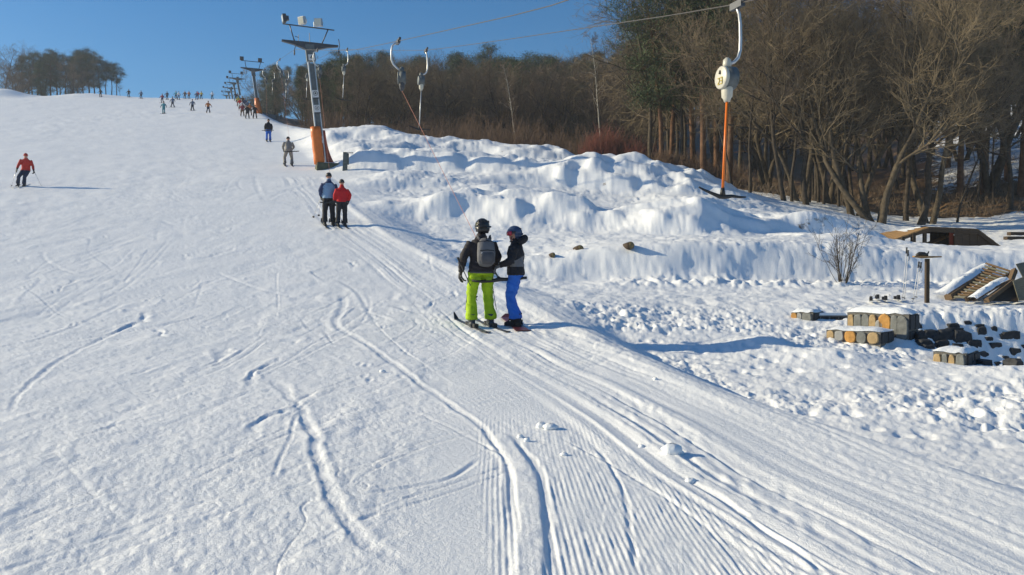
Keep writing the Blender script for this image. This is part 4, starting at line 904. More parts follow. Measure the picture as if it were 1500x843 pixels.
def boot(ankle, yaw, parent, material, s=1.0):
    R = rotz(yaw); a = Vector(ankle); m = MB(); q = lambda x, y, z: a + R @ Vector((x, y, z))
    m.tube([q(0, -.025, .10 * s), q(0, -.02, .06), q(0, -.005, .02), q(0, .01, -.06)], [(.072, .080), (.066, .078), (.062, .085), (.058, .11)], 12, ell=R @ Vector((1, 0, 0)))
    m.tube([q(0, -.11, -.075), q(0, -.04, -.068), q(0, .08, -.07), q(0, .155, -.082), q(0, .18, -.09)], [(.045, .045), (.055, .055), (.055, .045), (.045, .032), (.03, .02)], 12, ell=R @ Vector((1, 0, 0)))
    m.box(q(0, .03, -.112), (.085, .30, .03), R)
    b_ = m.build('boot', M[material], parent); m = MB()
    m.box(q(.0, .075, -.03), (.10, .02, .016), R); m.build('buckle', M['steel'], b_); return b_
def ski(c, yaw, parent, material, length=1.62, w=.085, base='ski_base', slope=0.0, name='ski', binding=True):
    R = rotz(yaw) @ Matrix.Rotation(slope, 3, 'X'); m = MB(); n = 12; V = []; Fc = []
    for i in range(n + 1):
        t = i / n; y = (t - .46) * length; up = (.11 if w < .2 else .05) * max(0, (t - .88) / .12) ** 2 + .02 * max(0, (.06 - t) / .06); ww = w * (1 - .22 * math.sin(math.pi * min(1, t / .9))) * (1 if t < .93 else max(.25, 1 - (t - .93) / .09)); hh = .014
        for sx, sz in ((-1, 0), (1, 0), (1, 1), (-1, 1)): V.append(Vector(c) + R @ Vector((sx * ww / 2, y, up + sz * hh)))
    for i in range(n):
        for k in range(4): Fc.append((i * 4 + k, i * 4 + (k + 1) % 4, i * 4 + 4 + (k + 1) % 4, i * 4 + 4 + k))
    Fc += [(3, 2, 1, 0), tuple(range(len(V) - 4, len(V)))]; m.add(V, Fc); o = m.build(name, M[material], parent)
    if not binding: return o
    m = MB(); m.box(Vector(c) + R @ Vector((0, .17, .035)), (.075, .07, .05), R); m.build('binding_toe', M['black'], o)
    m = MB(); m.box(Vector(c) + R @ Vector((0, -.17, .04)), (.075, .09, .06), R); m.build('binding_heel', M['black'], o)
    return o
def pole_thing(grip, tip, label, group=None, shaft='steel_dark', r=.0095):
    g, t = Vector(grip), Vector(tip); d = (t - g).normalized(); o = empty('ski_pole', t, 0, label, 'ski pole', group); g = g - t; t = Vector((0, 0, 0))
    m = MB(); m.tube([g, t], [r, r * .7], 7); m.build('shaft', M[shaft], o)
    m = MB(); m.tube([g - d * .02, g + d * .04, g + d * .12], [.020, .017, .015], 8); m.tube([g + d * .01, g + d * .10 + Vector((.03, -.02, -.05)), g + d * .2 + Vector((.02, -.02, -.02))], .006, 5); m.build('grip', M['black'], o)
    m = MB(); m.tube([t - d * .075, t - d * .06], [.042, .012], 10); m.build('basket', M['black'], o); return o
def tip_mats(**k): return k

def person(loc, yaw, label, st, pose=None, h=1.75, vox=.024, gear='ski', hat='hat', hatmat='black', gloves='black', boots='black', group=None, paint=None, fine=False, skis='ski_base', slope=.0, face=None, seed=0):
    """standing figure; local x right, y forward, z up; pose overrides the joints"""
    J = dict(ank_l=(-.13, 0, .12), ank_r=(.13, 0, .12), kne_l=(-.125, .06, .50), kne_r=(.125, .06, .50), hip_l=(-.095, 0, .92), hip_r=(.095, 0, .92), pel=(0, -.01, .96), wai=(0, -.01, 1.10), che=(0, 0, 1.30), sho=(0, -.01, 1.425),
             nek=(0, 0, 1.50), hed=(0, .02, 1.63), sh_l=(-.175, -.01, 1.385), sh_r=(.175, -.01, 1.385), elb_l=(-.27, -.03, 1.16), elb_r=(.27, -.03, 1.16), wr_l=(-.26, .10, .95), wr_r=(.26, .10, .95), look=0.0, bow=0.0)
    J.update(pose or {}); s = h / 1.75
    J = {k: (Vector(v) if isinstance(v, tuple) else v) for k, v in J.items()}
    o = empty('person', loc, yaw, label, 'person', group); o.scale = (s, s, s); b = Body()
    for sd in 'lr':
        hp, kn, an = J['hip_' + sd], J['kne_' + sd], J['ank_' + sd]; m1 = hp.lerp(kn, .5); m2 = kn.lerp(an, .45)
        b.limb([hp + Vector((0, 0, .04)), m1, kn, m2, an + Vector((0, 0, .09)), an + Vector((0, 0, .0))], [.118, .108, .088, .088, .096, .104], 'leg', 14)
    yawd = Vector((1, 0, 0))
    b.limb([J['pel'] - Vector((0, 0, .10)), J['pel'], J['wai']], [(.165, .125), (.185, .14), (.17, .12)], 'leg', 18, yawd)
    jk = [J['pel'] + Vector((0, 0, -.045)), J['pel'] + Vector((0, 0, .03)), J['wai'], J['che'], J['sho'], J['sho'] + Vector((0, 0, .055))]
    b.limb(jk, [(.205, .158), (.208, .16), (.198, .145), (.215, .155), (.160, .125), (.085, .085)], 'torso', 20, yawd)
    for sd in 'lr':
        b.limb([J['sh_' + sd], J['sh_' + sd].lerp(J['elb_' + sd], .5), J['elb_' + sd], J['elb_' + sd].lerp(J['wr_' + sd], .6), J['wr_' + sd]], [.086, .078, .068, .062, .052], 'arm', 12)
    hd = J['hed']; nk = J['nek']; Rl = rotz(J['look'])
    b.limb([nk - Vector((0, 0, .04)), nk.lerp(hd, .5)], [.075, .062], 'neck', 12)
    b.limb([nk - Vector((0, 0, .05)), nk + Vector((0, 0, .045))], [(.098, .098), (.078, .080)], 'torso', 14)
    q = lambda x, y, z: hd + Rl @ Vector((x, y, z))
    b.ball(hd + Vector((0, 0, .015)), .1, (.78, .96, 1.16), 'head'); b.limb([q(0, .02, -.03), q(0, .055, -.10)], [.06, .038], 'head', 10)
    b.limb([q(0, .085, .02), q(0, .112, -.022)], [.010, .016], 'head', 8); b.limb([q(-.022, .090, -.058), q(0, .097, -.058), q(.022, .090, -.058)], [.006, .009, .006], 'lip', 8)
    for sx in (-1, 1): b.limb([q(sx * .078, 0, .03), q(sx * .086, -.01, 0), q(sx * .078, 0, -.03)], [.010, .014, .010], 'head', 8)
    b.done('body', dict(leg=st['legs'], torso=st['top'], arm=st.get('sleeve', st['top']), neck=st.get('collar', st['top']), head='skin', lip='lips'), o, vox, paint, .011 if fine else .006, seed, J['pel'].z - .055)
    # head cover
    m = MB()
    if hat == 'helmet':
        m.ball(hd + Vector((0, -.005, .035)), .132, 20, 10, 0, (.92, 1.06, 1.0), -.12); m.tube([q(0, -.045, .03), q(0, -.055, -.04), q(0, -.05, -.085)], [(.119, .090), (.110, .078), (.09, .055)], 18, ell=Rl @ Vector((1, 0, 0))); m.tube([q(-.105, .0, .03), q(-.094, -.01, -.06)], [(.045, .018), (.032, .014)], 10, ell=Rl @ Vector((0, 1, 0))); m.tube([q(.105, .0, .03), q(.094, -.01, -.06)], [(.045, .018), (.032, .014)], 10, ell=Rl @ Vector((0, 1, 0)))
        m.tube([q(-.10, -.08, .02), q(0, -.125, .01), q(.10, -.08, .02)], [(.02, .05)] * 3, 8, ell=(0, 0, 1)); hm = m.build('helmet', M[hatmat], o)
        for i in range(5):
            v = MB(); a = (i - 2) * .5; v.box(q(math.sin(a) * .10, -math.cos(a) * .105 - .01, .105), (.028, .028, .035), Rl @ rotz(a)); v.build('vent', M['black'], hm)
    else:
        m.ball(hd + Vector((0, -.004, .03)), .118, 16, 8, 0, (.86, 1.0, 1.05), -.05); m.tube([hd + Vector((0, 0, .045)), hd + Vector((0, 0, .01))], [(.104, .118), (.102, .116)], 16, ell=Rl @ Vector((1, 0, 0))); m.build('knit_hat', M[hatmat], o)
    if fine:
        gl = MB(); pts = [q(.122 * math.sin(a) * .96, .125 * math.cos(a), .04) for a in np.linspace(-math.pi, math.pi, 25)]; gl.tube(pts, [(.007, .020)] * 25, 6, ell=(1, 0, 0)); g = gl.build('goggles', M['black'], o)
        le = MB(); pts = [q(.108 * math.sin(a), .034 + .098 * math.cos(a), .022) for a in np.linspace(-.95, .95, 11)]; le.tube(pts, [(.012, .034)] + [(.014, .042)] * 4 + [(.014, .036)] + [(.014, .042)] * 4 + [(.012, .034)], 8, ell=(0, 0, 1) if False else Rl @ Vector((0, 1, 0))); le.build('lens', M['lens' if hatmat == 'helmet_blue' else 'black'], g)
    for sd, sx in (('l', -1), ('r', 1)):
        e, w = J['elb_' + sd], J['wr_' + sd]; f = (w - e).normalized(); glove(w + f * .06, f, J.get('palm_' + sd, Vector((0, 1, 0)) if abs(f.y) < .8 else Vector((1, 0, 0))) * (1 if sd == 'l' else -1), o, gloves if isinstance(gloves, str) else gloves[sx > 0], .9, 1.12)
    fw = Vector((-math.sin(yaw + J.get('gear_yaw', 0.0)), math.cos(yaw + J.get('gear_yaw', 0.0)))); L_ = Vector(loc); slope = math.atan((hz(L_.x + fw.x * .7, L_.y + fw.y * .7, False) - hz(L_.x - fw.x * .7, L_.y - fw.y * .7, False)) / 1.4)
    by = J.get('boot_yaw', 0.0)
    for sd in 'lr': boot(J['ank_' + sd], by, o, boots)
    gy = J.get('gear_yaw', 0.0)
    if gear == 'ski':
        for sd in 'lr': a = J['ank_' + sd]; ski((a.x, a.y, a.z - .115), gy, o, skis, slope=slope)
    elif gear == 'board':
        a = (J['ank_l'] + J['ank_r']) / 2; ski((a.x, a.y, a.z - .14), gy, o, skis, 1.5, .27, slope=slope, name='snowboard')
    return o

UP = math.atan2(.36, .93)                              # yaw of the uphill direction along the lift
SL = math.atan(.09)
# the couple on the nearest tow bar
gA = ground(705, 478); gB = ground(755, 477)
pA = person(gA, UP * .75, 'skier in black jacket and lime green trousers with a grey backpack, seen from behind', dict(top='jacket_black', legs='lime'),
            dict(ank_l=(-.17, -.02, .12), ank_r=(.16, .02, .12), kne_l=(-.155, .07, .52), kne_r=(.13, .08, .52), hip_l=(-.10, 0, .93), hip_r=(.10, 0, .93), elb_l=(-.315, -.05, 1.15), wr_l=(-.335, .05, .93), elb_r=(.29, .02, 1.16), wr_r=(.30, .24, 1.06), look=.1, hed=(.02, .02, 1.64), gear_yaw=UP * .25 + .05),
            1.78, .014, 'ski', 'helmet', 'helmet_black', 'black', 'steel_dark', None, None, True, 'ski_base', SL, seed=1)
def pack(o):
    m = MB(); m.tube([(.03, -.17, 1.02), (.03, -.215, 1.08), (.03, -.225, 1.22), (.03, -.20, 1.38), (.03, -.16, 1.45)], [(.11, .05), (.15, .085), (.155, .09), (.14, .075), (.08, .04)], 18, ell=(1, 0, 0)); bp = m.build('backpack', M['grey_cloth'], o)
    m = MB(); m.tube([(.03, -.275, 1.04), (.03, -.30, 1.10), (.03, -.30, 1.20), (.03, -.275, 1.25)], [(.08, .02), (.115, .04), (.115, .035), (.09, .012)], 16, ell=(1, 0, 0)); m.build('pocket', M['pack_grey'], bp)
    m = MB(); m.tube([(-.09, -.285, 1.255), (.03, -.315, 1.265), (.15, -.285, 1.255)], .007, 5); m.tube([(-.10, -.22, 1.40), (.03, -.275, 1.42), (.16, -.22, 1.40)], .008, 5); m.tube([(.03, -.22, 1.45), (.03, -.26, 1.485), (.03, -.21, 1.50)], .010, 5); m.build('zip', M['jacket_ink'], bp)
    for sx in (-1, 1):
        m = MB(); m.tube([(.03 + sx * .09, -.16, 1.44), (.03 + sx * .11, -.02, 1.515), (.02 + sx * .13, .12, 1.40), (.02 + sx * .15, .14, 1.22), (.03 + sx * .17, -.02, 1.10), (.03 + sx * .13, -.16, 1.06)], [(.024, .009)] * 6, 6); m.build('strap', M['pack_grey'], bp)
    m = MB(); m.box((-.06, -.305, 1.215), (.035, .008, .016), rotz(0)); m.build('reflector', M['plate'], bp)
pack(pA)
m = MB()
for sx in (-1, 1): m.tube([(sx * .215, .0, .90), (sx * .200, .03, .72), (sx * .235, .05, .50), (sx * .265, .02, .28)], .006, 5)
m.build('trouser_seam', M['grey_cloth'], pA)
for sx in (-1, 1): m = MB(); m.box((sx * .095, -.142, .80), (.10, .012, .055), rotz(sx * .25)); m.build('pocket_flap', M['lime_dark'], pA)
m = MB(); m.tube([(-.205, -.06, .905), (-.10, -.155, .90), (.0, -.172, .90), (.10, -.155, .90), (.205, -.06, .905)], [(.006, .016)] * 5, 6, ell=(1, 0, 0)); m.build('jacket_hem', M['pack_grey'], pA)
for i, (u, v) in enumerate(((-.075, .03), (-.075, .0))):
    m = MB(); m.box((.02 - .118, -.05 - .02 * i, 1.685 + v), (.01, .07 - .03 * i, .016), rotz(-.25)); m.build('helmet_stripe', M['yellow_print'], pA)
def paint_B(r, c):
    if r == 'torso' and 1.06 < c.z < 1.28 - .12 * abs(c.x) * 4 and c.y > -.30 and abs(c.x) > .035: return 'grey_cloth'
    if r == 'arm' and c.z > 1.16 and c.x > 0 and (c.x + c.z * .55) % .26 < .075: return 'grey_cloth'
    return None
YB = UP + math.radians(62)
gear_world = UP * .55
pB = person(gB, YB, 'smaller snowboarder in black and grey jacket and bright blue trousers, face turned to the companion', dict(top='jacket_ink', legs='royal'),
            dict(ank_l=(-.15, 0, .13), ank_r=(.17, 0, .13), kne_l=(-.11, .09, .52), kne_r=(.12, .10, .50), hip_l=(-.08, 0, .92), hip_r=(.08, 0, .92), elb_l=(-.25, .06, 1.16), wr_l=(-.14, .25, 1.08), elb_r=(.27, .06, 1.20), wr_r=(.16, .27, 1.10), look=.55, boot_yaw=0, gear_yaw=0.0),
            1.66, .014, 'none', 'helmet', 'helmet_blue', ('grey_cloth', 'black'), 'jacket_ink', None, paint_B, True, seed=2)
# snowboard under B, laid along the track
bb = ski((0, 0, .02), 0, None, 'ski_red', 1.48, .27, name='snowboard', slope=.13); bb.parent = pB; bb.rotation_euler = (0, 0, gear_world - YB)
# hood of B
m = MB(); m.tube([(-.10, -.06, 1.47), (-.07, -.13, 1.53), (.0, -.16, 1.56), (.08, -.13, 1.53), (.11, -.05, 1.47)], [(.04, .05), (.06, .07), (.07, .08), (.06, .07), (.04, .05)], 10); m.build('hood', M['jacket_ink'], pB)
# face parts of B: eyes are behind the lens, chin strap under the helmet
m = MB(); m.tube([(-.10, .05, 1.60), (-.06, .08, 1.52), (0, .10, 1.505), (.06, .08, 1.52)], .008, 5); m.build('chin_strap', M['black'], pB)
hA = gA + rotz(UP * .75) @ (Vector((-.36, .13, .90)) * 1.02)
pole_thing(at(671, 379, 13.0), at(699, 441, 13.35), 'ski pole held low in the left glove of the skier in lime trousers')
barc = Vector((((gA.x + gB.x) / 2) + .02, 13.28, gA.z + .80))
hanger(20.8, 0, 'lift hanger with its rope run out to the bar behind the nearest couple', 'steel', (barc, Vector((.985, .17, 0)), barc + Vector((-.22, .55, .34))))

# second couple on the lift
gC = ground(482, 331); gD = ground(501, 332)
def paint_C(r, c): return 'navy' if (r == 'arm' and c.z > 1.12) or (r == 'torso' and c.z > 1.40) else None
person(gC, UP, 'skier in light blue jacket with dark sleeves and black hat on the second tow bar', dict(top='lightblue', sleeve='navy', legs='charcoal'), dict(ank_l=(-.14, -.02, .12), ank_r=(.14, .03, .12), wr_l=(-.24, .08, .98), elb_l=(-.29, -.02, 1.16)), 1.80, .02, paint=paint_C, seed=3)
person(gD, UP, 'shorter skier in a bright red jacket and black trousers on the second tow bar', dict(top='red', legs='charcoal'), dict(ank_l=(-.15, 0, .12), ank_r=(.12, 0, .12), wr_r=(.27, .05, .98), elb_r=(.30, -.05, 1.17)), 1.58, .02, seed=4)
for i, (x2, y2) in enumerate(((459, 319), (467, 316))):
    gp = gC + rotz(UP) @ Vector((-.25 + .02 * i, .16, 1.0)); tp = ground(x2, y2); pole_thing(gp, tp, 'thin ski pole dragged ' + ('outermost ' if i == 0 else 'inner ') + 'of two beside the light blue jacket', 'poles of the light blue skier', 'steel')
c2 = (gC + gD) / 2 + Vector((0, -.2, .80)); hanger(36.3, 0, 'lift hanger with its rope run out to the second couple, beside the nearest pylon head', 'steel', (c2, Vector((.98, .2, 0)), c2 + Vector((-.2, .55, .35))))
# third and fourth on the lift
gE = ground(423, 243); person(gE, UP, 'person in pale grey suit crouching on the third tow bar below the nearest pylon', dict(top='greysuit', legs='greysuit'), dict(ank_l=(-.2, 0, .12), ank_r=(.2, 0, .12), kne_l=(-.2, .16, .48), kne_r=(.2, .16, .48), hip_l=(-.10, -.08, .84), hip_r=(.10, -.08, .84), pel=(0, -.08, .88), wai=(0, -.02, 1.02), che=(0, .06, 1.22), sho=(0, .10, 1.36), nek=(0, .13, 1.42), hed=(0, .17, 1.54), sh_l=(-.19, .09, 1.34), sh_r=(.19, .09, 1.34), elb_l=(-.30, .12, 1.08), elb_r=(.32, .12, 1.10), wr_l=(-.24, .26, .92), wr_r=(.24, .28, .98)), 1.86, .022, hatmat='charcoal', seed=5)
c3 = gE + Vector((.25, -.28, .82)); hanger(55.5, 0, 'lift hanger with its rope run out to the person in pale grey', 'steel', (c3, Vector((.98, .2, 0)), c3 + Vector((-.2, .55, .35))))
gF = ground(394, 208); person(gF, UP, 'person in black jacket and bright blue trousers alone on the fourth tow bar', dict(top='jacket_ink', legs='royal'), None, 1.80, .025, hatmat='black', seed=6)
c4 = gF + Vector((0, -.2, .86)); hanger(70.5, 0, 'lift hanger with its rope run out to the lone rider in blue trousers', 'steel', (c4, Vector((.98, .2, 0)), c4 + Vector((-.2, .55, .35))))
# the red skier coming down on the left
gR = ground(37, 273)
person(gR, math.pi + .45, 'skier in red jacket gliding down alone on the left of the slope', dict(top='redjkt', legs='darkblue'), dict(ank_l=(.02, .02, .12), ank_r=(.30, -.06, .12), kne_l=(-.02, .22, .46), kne_r=(.24, .18, .46), hip_l=(-.16, -.02, .82), hip_r=(.04, -.02, .82), pel=(-.06, -.02, .86), wai=(-.07, .05, 1.0), che=(-.08, .14, 1.2), sho=(-.08, .18, 1.34), nek=(-.08, .2, 1.40), hed=(-.08, .24, 1.52), sh_l=(-.27, .16, 1.32), sh_r=(.11, .18, 1.34), elb_l=(-.38, .14, 1.04), elb_r=(.24, .16, 1.06), wr_l=(-.42, .24, .82), wr_r=(.30, .28, .84), gear_yaw=-.25), 1.66, .024, hatmat='redjkt', skis='ski_white', seed=7)
for i, (dx, dy) in enumerate(((-.50, -.25), (.45, -.1))):
    hp = gR + rotz(math.pi + .45) @ Vector((-.41 if i == 0 else .30, .28, .76)); pole_thing(hp, hp + Vector((.25 if i == 0 else -.42, .25, -.80)), 'ski pole in the ' + ('left' if i == 0 else 'right') + ' hand of the descending red skier', 'poles of the red skier', 'steel')

# small figures far up
def far_person(x, Y, top, legs, label, h=1.7, yaw=0.0, group=None, wide=1.0, X=None, gear='ski'):
    g = Vector((X, Y, hz(X, Y))) if X is not None else on_ground(x, Y)
    return person(g, yaw, label, dict(top=top, legs=legs), dict(ank_l=(-.2 * wide, .05, .12), ank_r=(.2 * wide, -.05, .12), kne_l=(-.17 * wide, .16, .48), kne_r=(.17 * wide, .14, .48), elb_l=(-.34, .02, 1.16), elb_r=(.34, .02, 1.16), wr_l=(-.42, .16, 1.0), wr_r=(.42, .16, 1.0)), h * .9, .045, gear, 'hat', 'black', 'black', 'black', group)
DW = math.pi
for x, y, top, legs, lab, yw, wd in [(241, 167, 'teal', 'teal', 'small figure in teal, lowest of the two stacked skiers on the upper slope', DW, .8), (254, 158, 'bluegrey', 'darkblue', 'dark skier in a wide stance right of the teal one on the upper slope', DW, 1.6),
                                     (283, 163, 'bluegrey', 'charcoal', 'dark skier in the middle of the upper slope, left of the orange jacket', DW, 1.3), (306, 166, 'orange', 'darkblue', 'skier in orange brown jacket leaning into a turn near the crest', DW + .4, 1.2)]:
    g = ground(x, y); person(g, yw, lab, dict(top=top, legs=legs), dict(ank_l=(-.18 * wd, .05, .12), ank_r=(.18 * wd, -.05, .12), elb_l=(-.36, .02, 1.16), elb_r=(.36, .02, 1.16), wr_l=(-.44, .16, 1.0), wr_r=(.36, .16, .95)), 1.6, .04)
for x, Y, top, legs, lab in [(239, 132, 'wine', 'darkblue', 'figure in dark wine red right behind the teal skier'), (246, 146, 'darkblue', 'charcoal', 'tiny dark figure on the crest right of the wine red one'), (208, 148, 'bluegrey', 'charcoal', 'tiny lone skier on the crest right of the grove'), (190, 151, 'charcoal', 'charcoal', 'tiny standing figure on the crest nearest the grove'),
                             (149, 149, 'charcoal', 'charcoal', 'tiny dark figure in front of the grove on the crest'), (263, 146, 'white', 'bluegrey', 'tiny figure in white jacket on the crest'), (259, 150, 'teal', 'charcoal', 'tiny figure with teal top on the crest beside the white jacket'), (272, 152, 'brown', 'brown', 'tiny brown clad figure, leftmost of the cluster on the crest'),
                             (278, 153, 'orange', 'brown', 'tiny figure in orange brown in the cluster on the crest'), (289, 148, 'bluegrey', 'bluegrey', 'tiny grey blue figure right of the cluster on the crest'), (291, 154, 'red', 'brown', 'tiny figure with red top in the cluster on the crest'), (296, 152, 'yellow', 'charcoal', 'tiny figure with yellow top in the cluster on the crest'), (312, 152, 'white', 'charcoal', 'tiny figure in pale jacket on the crest above the orange skier')]:
    far_person(x, Y, top, legs, lab, 1.7, DW)
for Y, dx, top, legs, lab in [(93.5, -.35, 'jacket_ink', 'charcoal', 'black clad rider, left of the dark pair on the tow below the second pylon'), (93.6, .55, 'charcoal', 'charcoal', 'black clad rider, right of the dark pair on the tow below the second pylon'), (98, -.75, 'wine', 'brown', 'rider in wine red just behind the dark pair on the tow'), (100, .3, 'orange', 'brown', 'rider in orange behind the dark pair on the tow'),
                              (107, -.4, 'white', 'bluegrey', 'rider in white jacket in the queue on the upper tow'), (108, .4, 'bluegrey', 'charcoal', 'rider in grey blue beside the white jacket on the upper tow'), (115, -.35, 'red', 'charcoal', 'rider in red in the queue on the upper tow'), (116, .4, 'navy', 'charcoal', 'rider in navy beside the red one on the upper tow'), (123, -.3, 'yellow', 'brown', 'rider in yellow in the queue on the upper tow'),
                              (124, .4, 'brown', 'charcoal', 'rider in brown beside the yellow one on the upper tow'), (131, 0, 'teal', 'charcoal', 'rider in teal on the upper tow'), (138, .1, 'darkblue', 'charcoal', 'rider in dark blue high on the upper tow'), (145, 0, 'charcoal', 'charcoal', 'dark rider, highest of the queue on the upper tow')]:
    far_person(0, Y, top, legs, lab, 1.75, UP, X=lift(Y) + dx)

# ------------------------------------------------------------------ posts by the pylon
def hydrant_post(x, y, h, w, label, rod=True):
    g = ground(x, y); o = empty('snow_hydrant_post', g, UP * .4, label, 'post', 'grey posts beside the lift'); m = MB(); m.box((0, 0, h / 2 - .1), (w, w * .8, h + .2), Matrix.Rotation(.03, 3, 'Y'), taper=.96); m.build('post', M['post'], o)
    m = MB(); m.box((w * .62, .02, h * .62), (w * .34, w * .5, h * .62)); m.build('side_panel', M['post'], o)
    if rod: m = MB(); m.tube([(0, 0, h - .03), (w * 1.7, .05, h - .01)], .022, 6); m.build('rod', M['steel_dark'], o)
hydrant_post(506, 250, 1.0, .26, 'grey green post with a short side rod right of the padded pylon foot')
hydrant_post(406, 176, .75, .28, 'small grey post right of the second pylon, left of two', False); hydrant_post(412, 175.5, .65, .26, 'small grey post right of the second pylon, right of two', False)

# ------------------------------------------------------------------ stone steps
def wall_block(E, length, thick, h, stones, label, cap=.10, name='stone_wall'):
    """E: foot of the front right edge; the lit face runs from E to the back left at 45 degrees"""
    o = empty(name, E, 0, label, 'stone wall', 'stone cheek walls of the buried steps'); d = Vector((-.7071, .7071, 0)); t = Vector((.7071, .7071, 0)); nrm = Vector((-.7071, -.7071, 0)); ez = Vector((0, 0, 1))
    m = MB(); p = [Vector((0, 0, -.5)), t * thick + Vector((0, 0, -.5)), t * thick + d * length + Vector((0, 0, -.5)), d * length + Vector((0, 0, -.5))]; m.prism(p, Vector((0, 0, h + .5))); m.build('core', M['mortar'], o)
    for u0, u1, v0, v1, mn, sh in stones:                   # u from the far end (0) to E (1), v from the foot (0) to the top (1)
        m = MB(); n = 12; poly = []; rs = random.Random(int(u0 * 997 + v0 * 131))
        cu, cv, ru, rv = (u0 + u1) / 2, (v0 + v1) / 2, (u1 - u0) / 2, (v1 - v0) / 2
        for i in range(n):
            a = 6.2832 * i / n; ca, sa = math.cos(a), math.sin(a); e = sh
            x = math.copysign(abs(ca) ** e, ca); y = math.copysign(abs(sa) ** e, sa); k = rs.uniform(.93, 1.03); poly.append(d * (length * (1 - (cu + ru * x * k))) + ez * (h * (cv + rv * y * k)) + nrm * -.01)
        in_ = [q + nrm * .045 for q in poly]; c0 = sum(in_, Vector()) / n; fr = [c0 + (q - c0) * .88 + nrm * .008 for q in in_]
        V = poly + in_ + fr; Fc = [(i, (i + 1) % n, n + (i + 1) % n, n + i) for i in range(n)] + [(n + i, n + (i + 1) % n, 2 * n + (i + 1) % n, 2 * n + i) for i in range(n)] + [tuple(range(2 * n, 3 * n))]
        m.add(V, [tuple(reversed(f)) for f in Fc]); m.build('stone', M[mn], o)
    # end stones coloured dark, painting in the shade away from the sun
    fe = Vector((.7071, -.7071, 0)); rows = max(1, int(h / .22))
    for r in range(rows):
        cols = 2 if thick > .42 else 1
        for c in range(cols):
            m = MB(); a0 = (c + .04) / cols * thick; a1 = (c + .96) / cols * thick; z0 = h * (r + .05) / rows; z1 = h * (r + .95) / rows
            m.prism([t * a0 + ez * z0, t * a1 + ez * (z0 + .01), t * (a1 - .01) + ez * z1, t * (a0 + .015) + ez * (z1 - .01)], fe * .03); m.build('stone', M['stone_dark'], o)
    # snow lying on top
    m = MB(); n0 = 9; k0 = 5; V = []
    for i in range(n0 + 1):
        for k in range(k0 + 1):
            u, v = i / n0, k / k0; e = min(u, 1 - u) * 6; f = min(v, 1 - v) * 4; z = cap * (min(1, e) * min(1, f)) ** .5 + .02 * vn(np.array([i * .9 + E.x * 7]), np.array([k * .8]), 300)[0]
            V.append(d * (length * (u * 1.04 - .02)) + t * (thick * (v * 1.06 - .03)) + ez * (h + .004 + max(-.01, z)))
    Fc = [(i * (k0 + 1) + k, (i + 1) * (k0 + 1) + k, (i + 1) * (k0 + 1) + k + 1, i * (k0 + 1) + k + 1) for i in range(n0) for k in range(k0)]
    m.add(V, [tuple(reversed(f)) for f in Fc], 0, True); m.build('snow_cap', M['snow_cap'], o); return o
g_, p_, oc, tn = 'stone_grey', 'stone_pale', 'stone_ochre', 'stone_tan'
wall_block(Vector((6.88, 13.6, CZ - 1.16)), 1.06, .46, .56, [(.02, .12, .35, .95, tn, .6), (.12, .25, .30, .97, g_, .6), (.25, .38, .36, .98, g_, .7), (.37, .49, .40, .97, tn, .75), (.44, .54, .08, .42, oc, .8), (.46, .60, .44, .80, p_, 1.3), (.52, .73, .40, 1.0, oc, .8), (.72, .84, .34, .98, g_, .6), (.70, .80, .03, .32, g_, .8), (.80, .995, .06, .98, g_, .85), (.90, .995, -.02, .14, oc, 1.2), (.58, .70, .04, .38, tn, .8)], 'tallest block of stone cladding with orange and grey stones at the snowy steps')
wall_block(Vector((5.83, 15.2, CZ - .84)), .44, .49, .20, [(.02, .30, .2, .95, oc, .7), (.30, .52, .0, .97, p_, .6), (.54, .97, .0, .97, g_, .55)], 'small low stone block at the upper left end of the snowy steps', .07)
wall_block(Vector((6.20, 13.2, CZ - 1.09)), .92, .56, .21, [(.02, .16, .2, .95, tn, .7), (.17, .34, .1, .95, p_, .6), (.36, .57, .02, .97, oc, .65), (.58, .76, .0, .95, g_, .7), (.78, .98, .0, .97, tn, .8)], 'long low stone block in front of the tallest one at the snowy steps', .05)
wall_block(Vector((6.89, 11.9, CZ - 1.44)), .46, .66, .32, [(.02, .26, .1, .93, tn, .7), (.28, .46, .05, .97, g_, .6), (.48, .68, .0, .95, tn, .8), (.70, .98, .0, .97, g_, .6)], 'lowest stone block at the bottom of the snowy steps', .06)
o = empty('stone_step', Vector((6.15, 15.35, CZ - .9)), 0, 'step riser of shade-darkened stones between the small and the tallest stone block', 'step')
m = MB(); m.box((0.05, .12, .02), (.75, .3, .36)); m.build('core', M['mortar'], o)
for i in range(4): m = MB(); m.prism([(-.30 + .18 * i, -.035, 0), (-.14 + .18 * i, -.035, .01), (-.145 + .18 * i, -.035, .19 - .01 * i), (-.295 + .18 * i, -.035, .18)], (0, .04, 0)); m.build('stone', M['stone_dark'], o)  # riser stones coloured dark because this face lies in shadow
m = MB(); m.box((.05, .12, .225), (.70, .28, .05), taper=.9); m.build('snow_cap', M['snow_cap'], o)
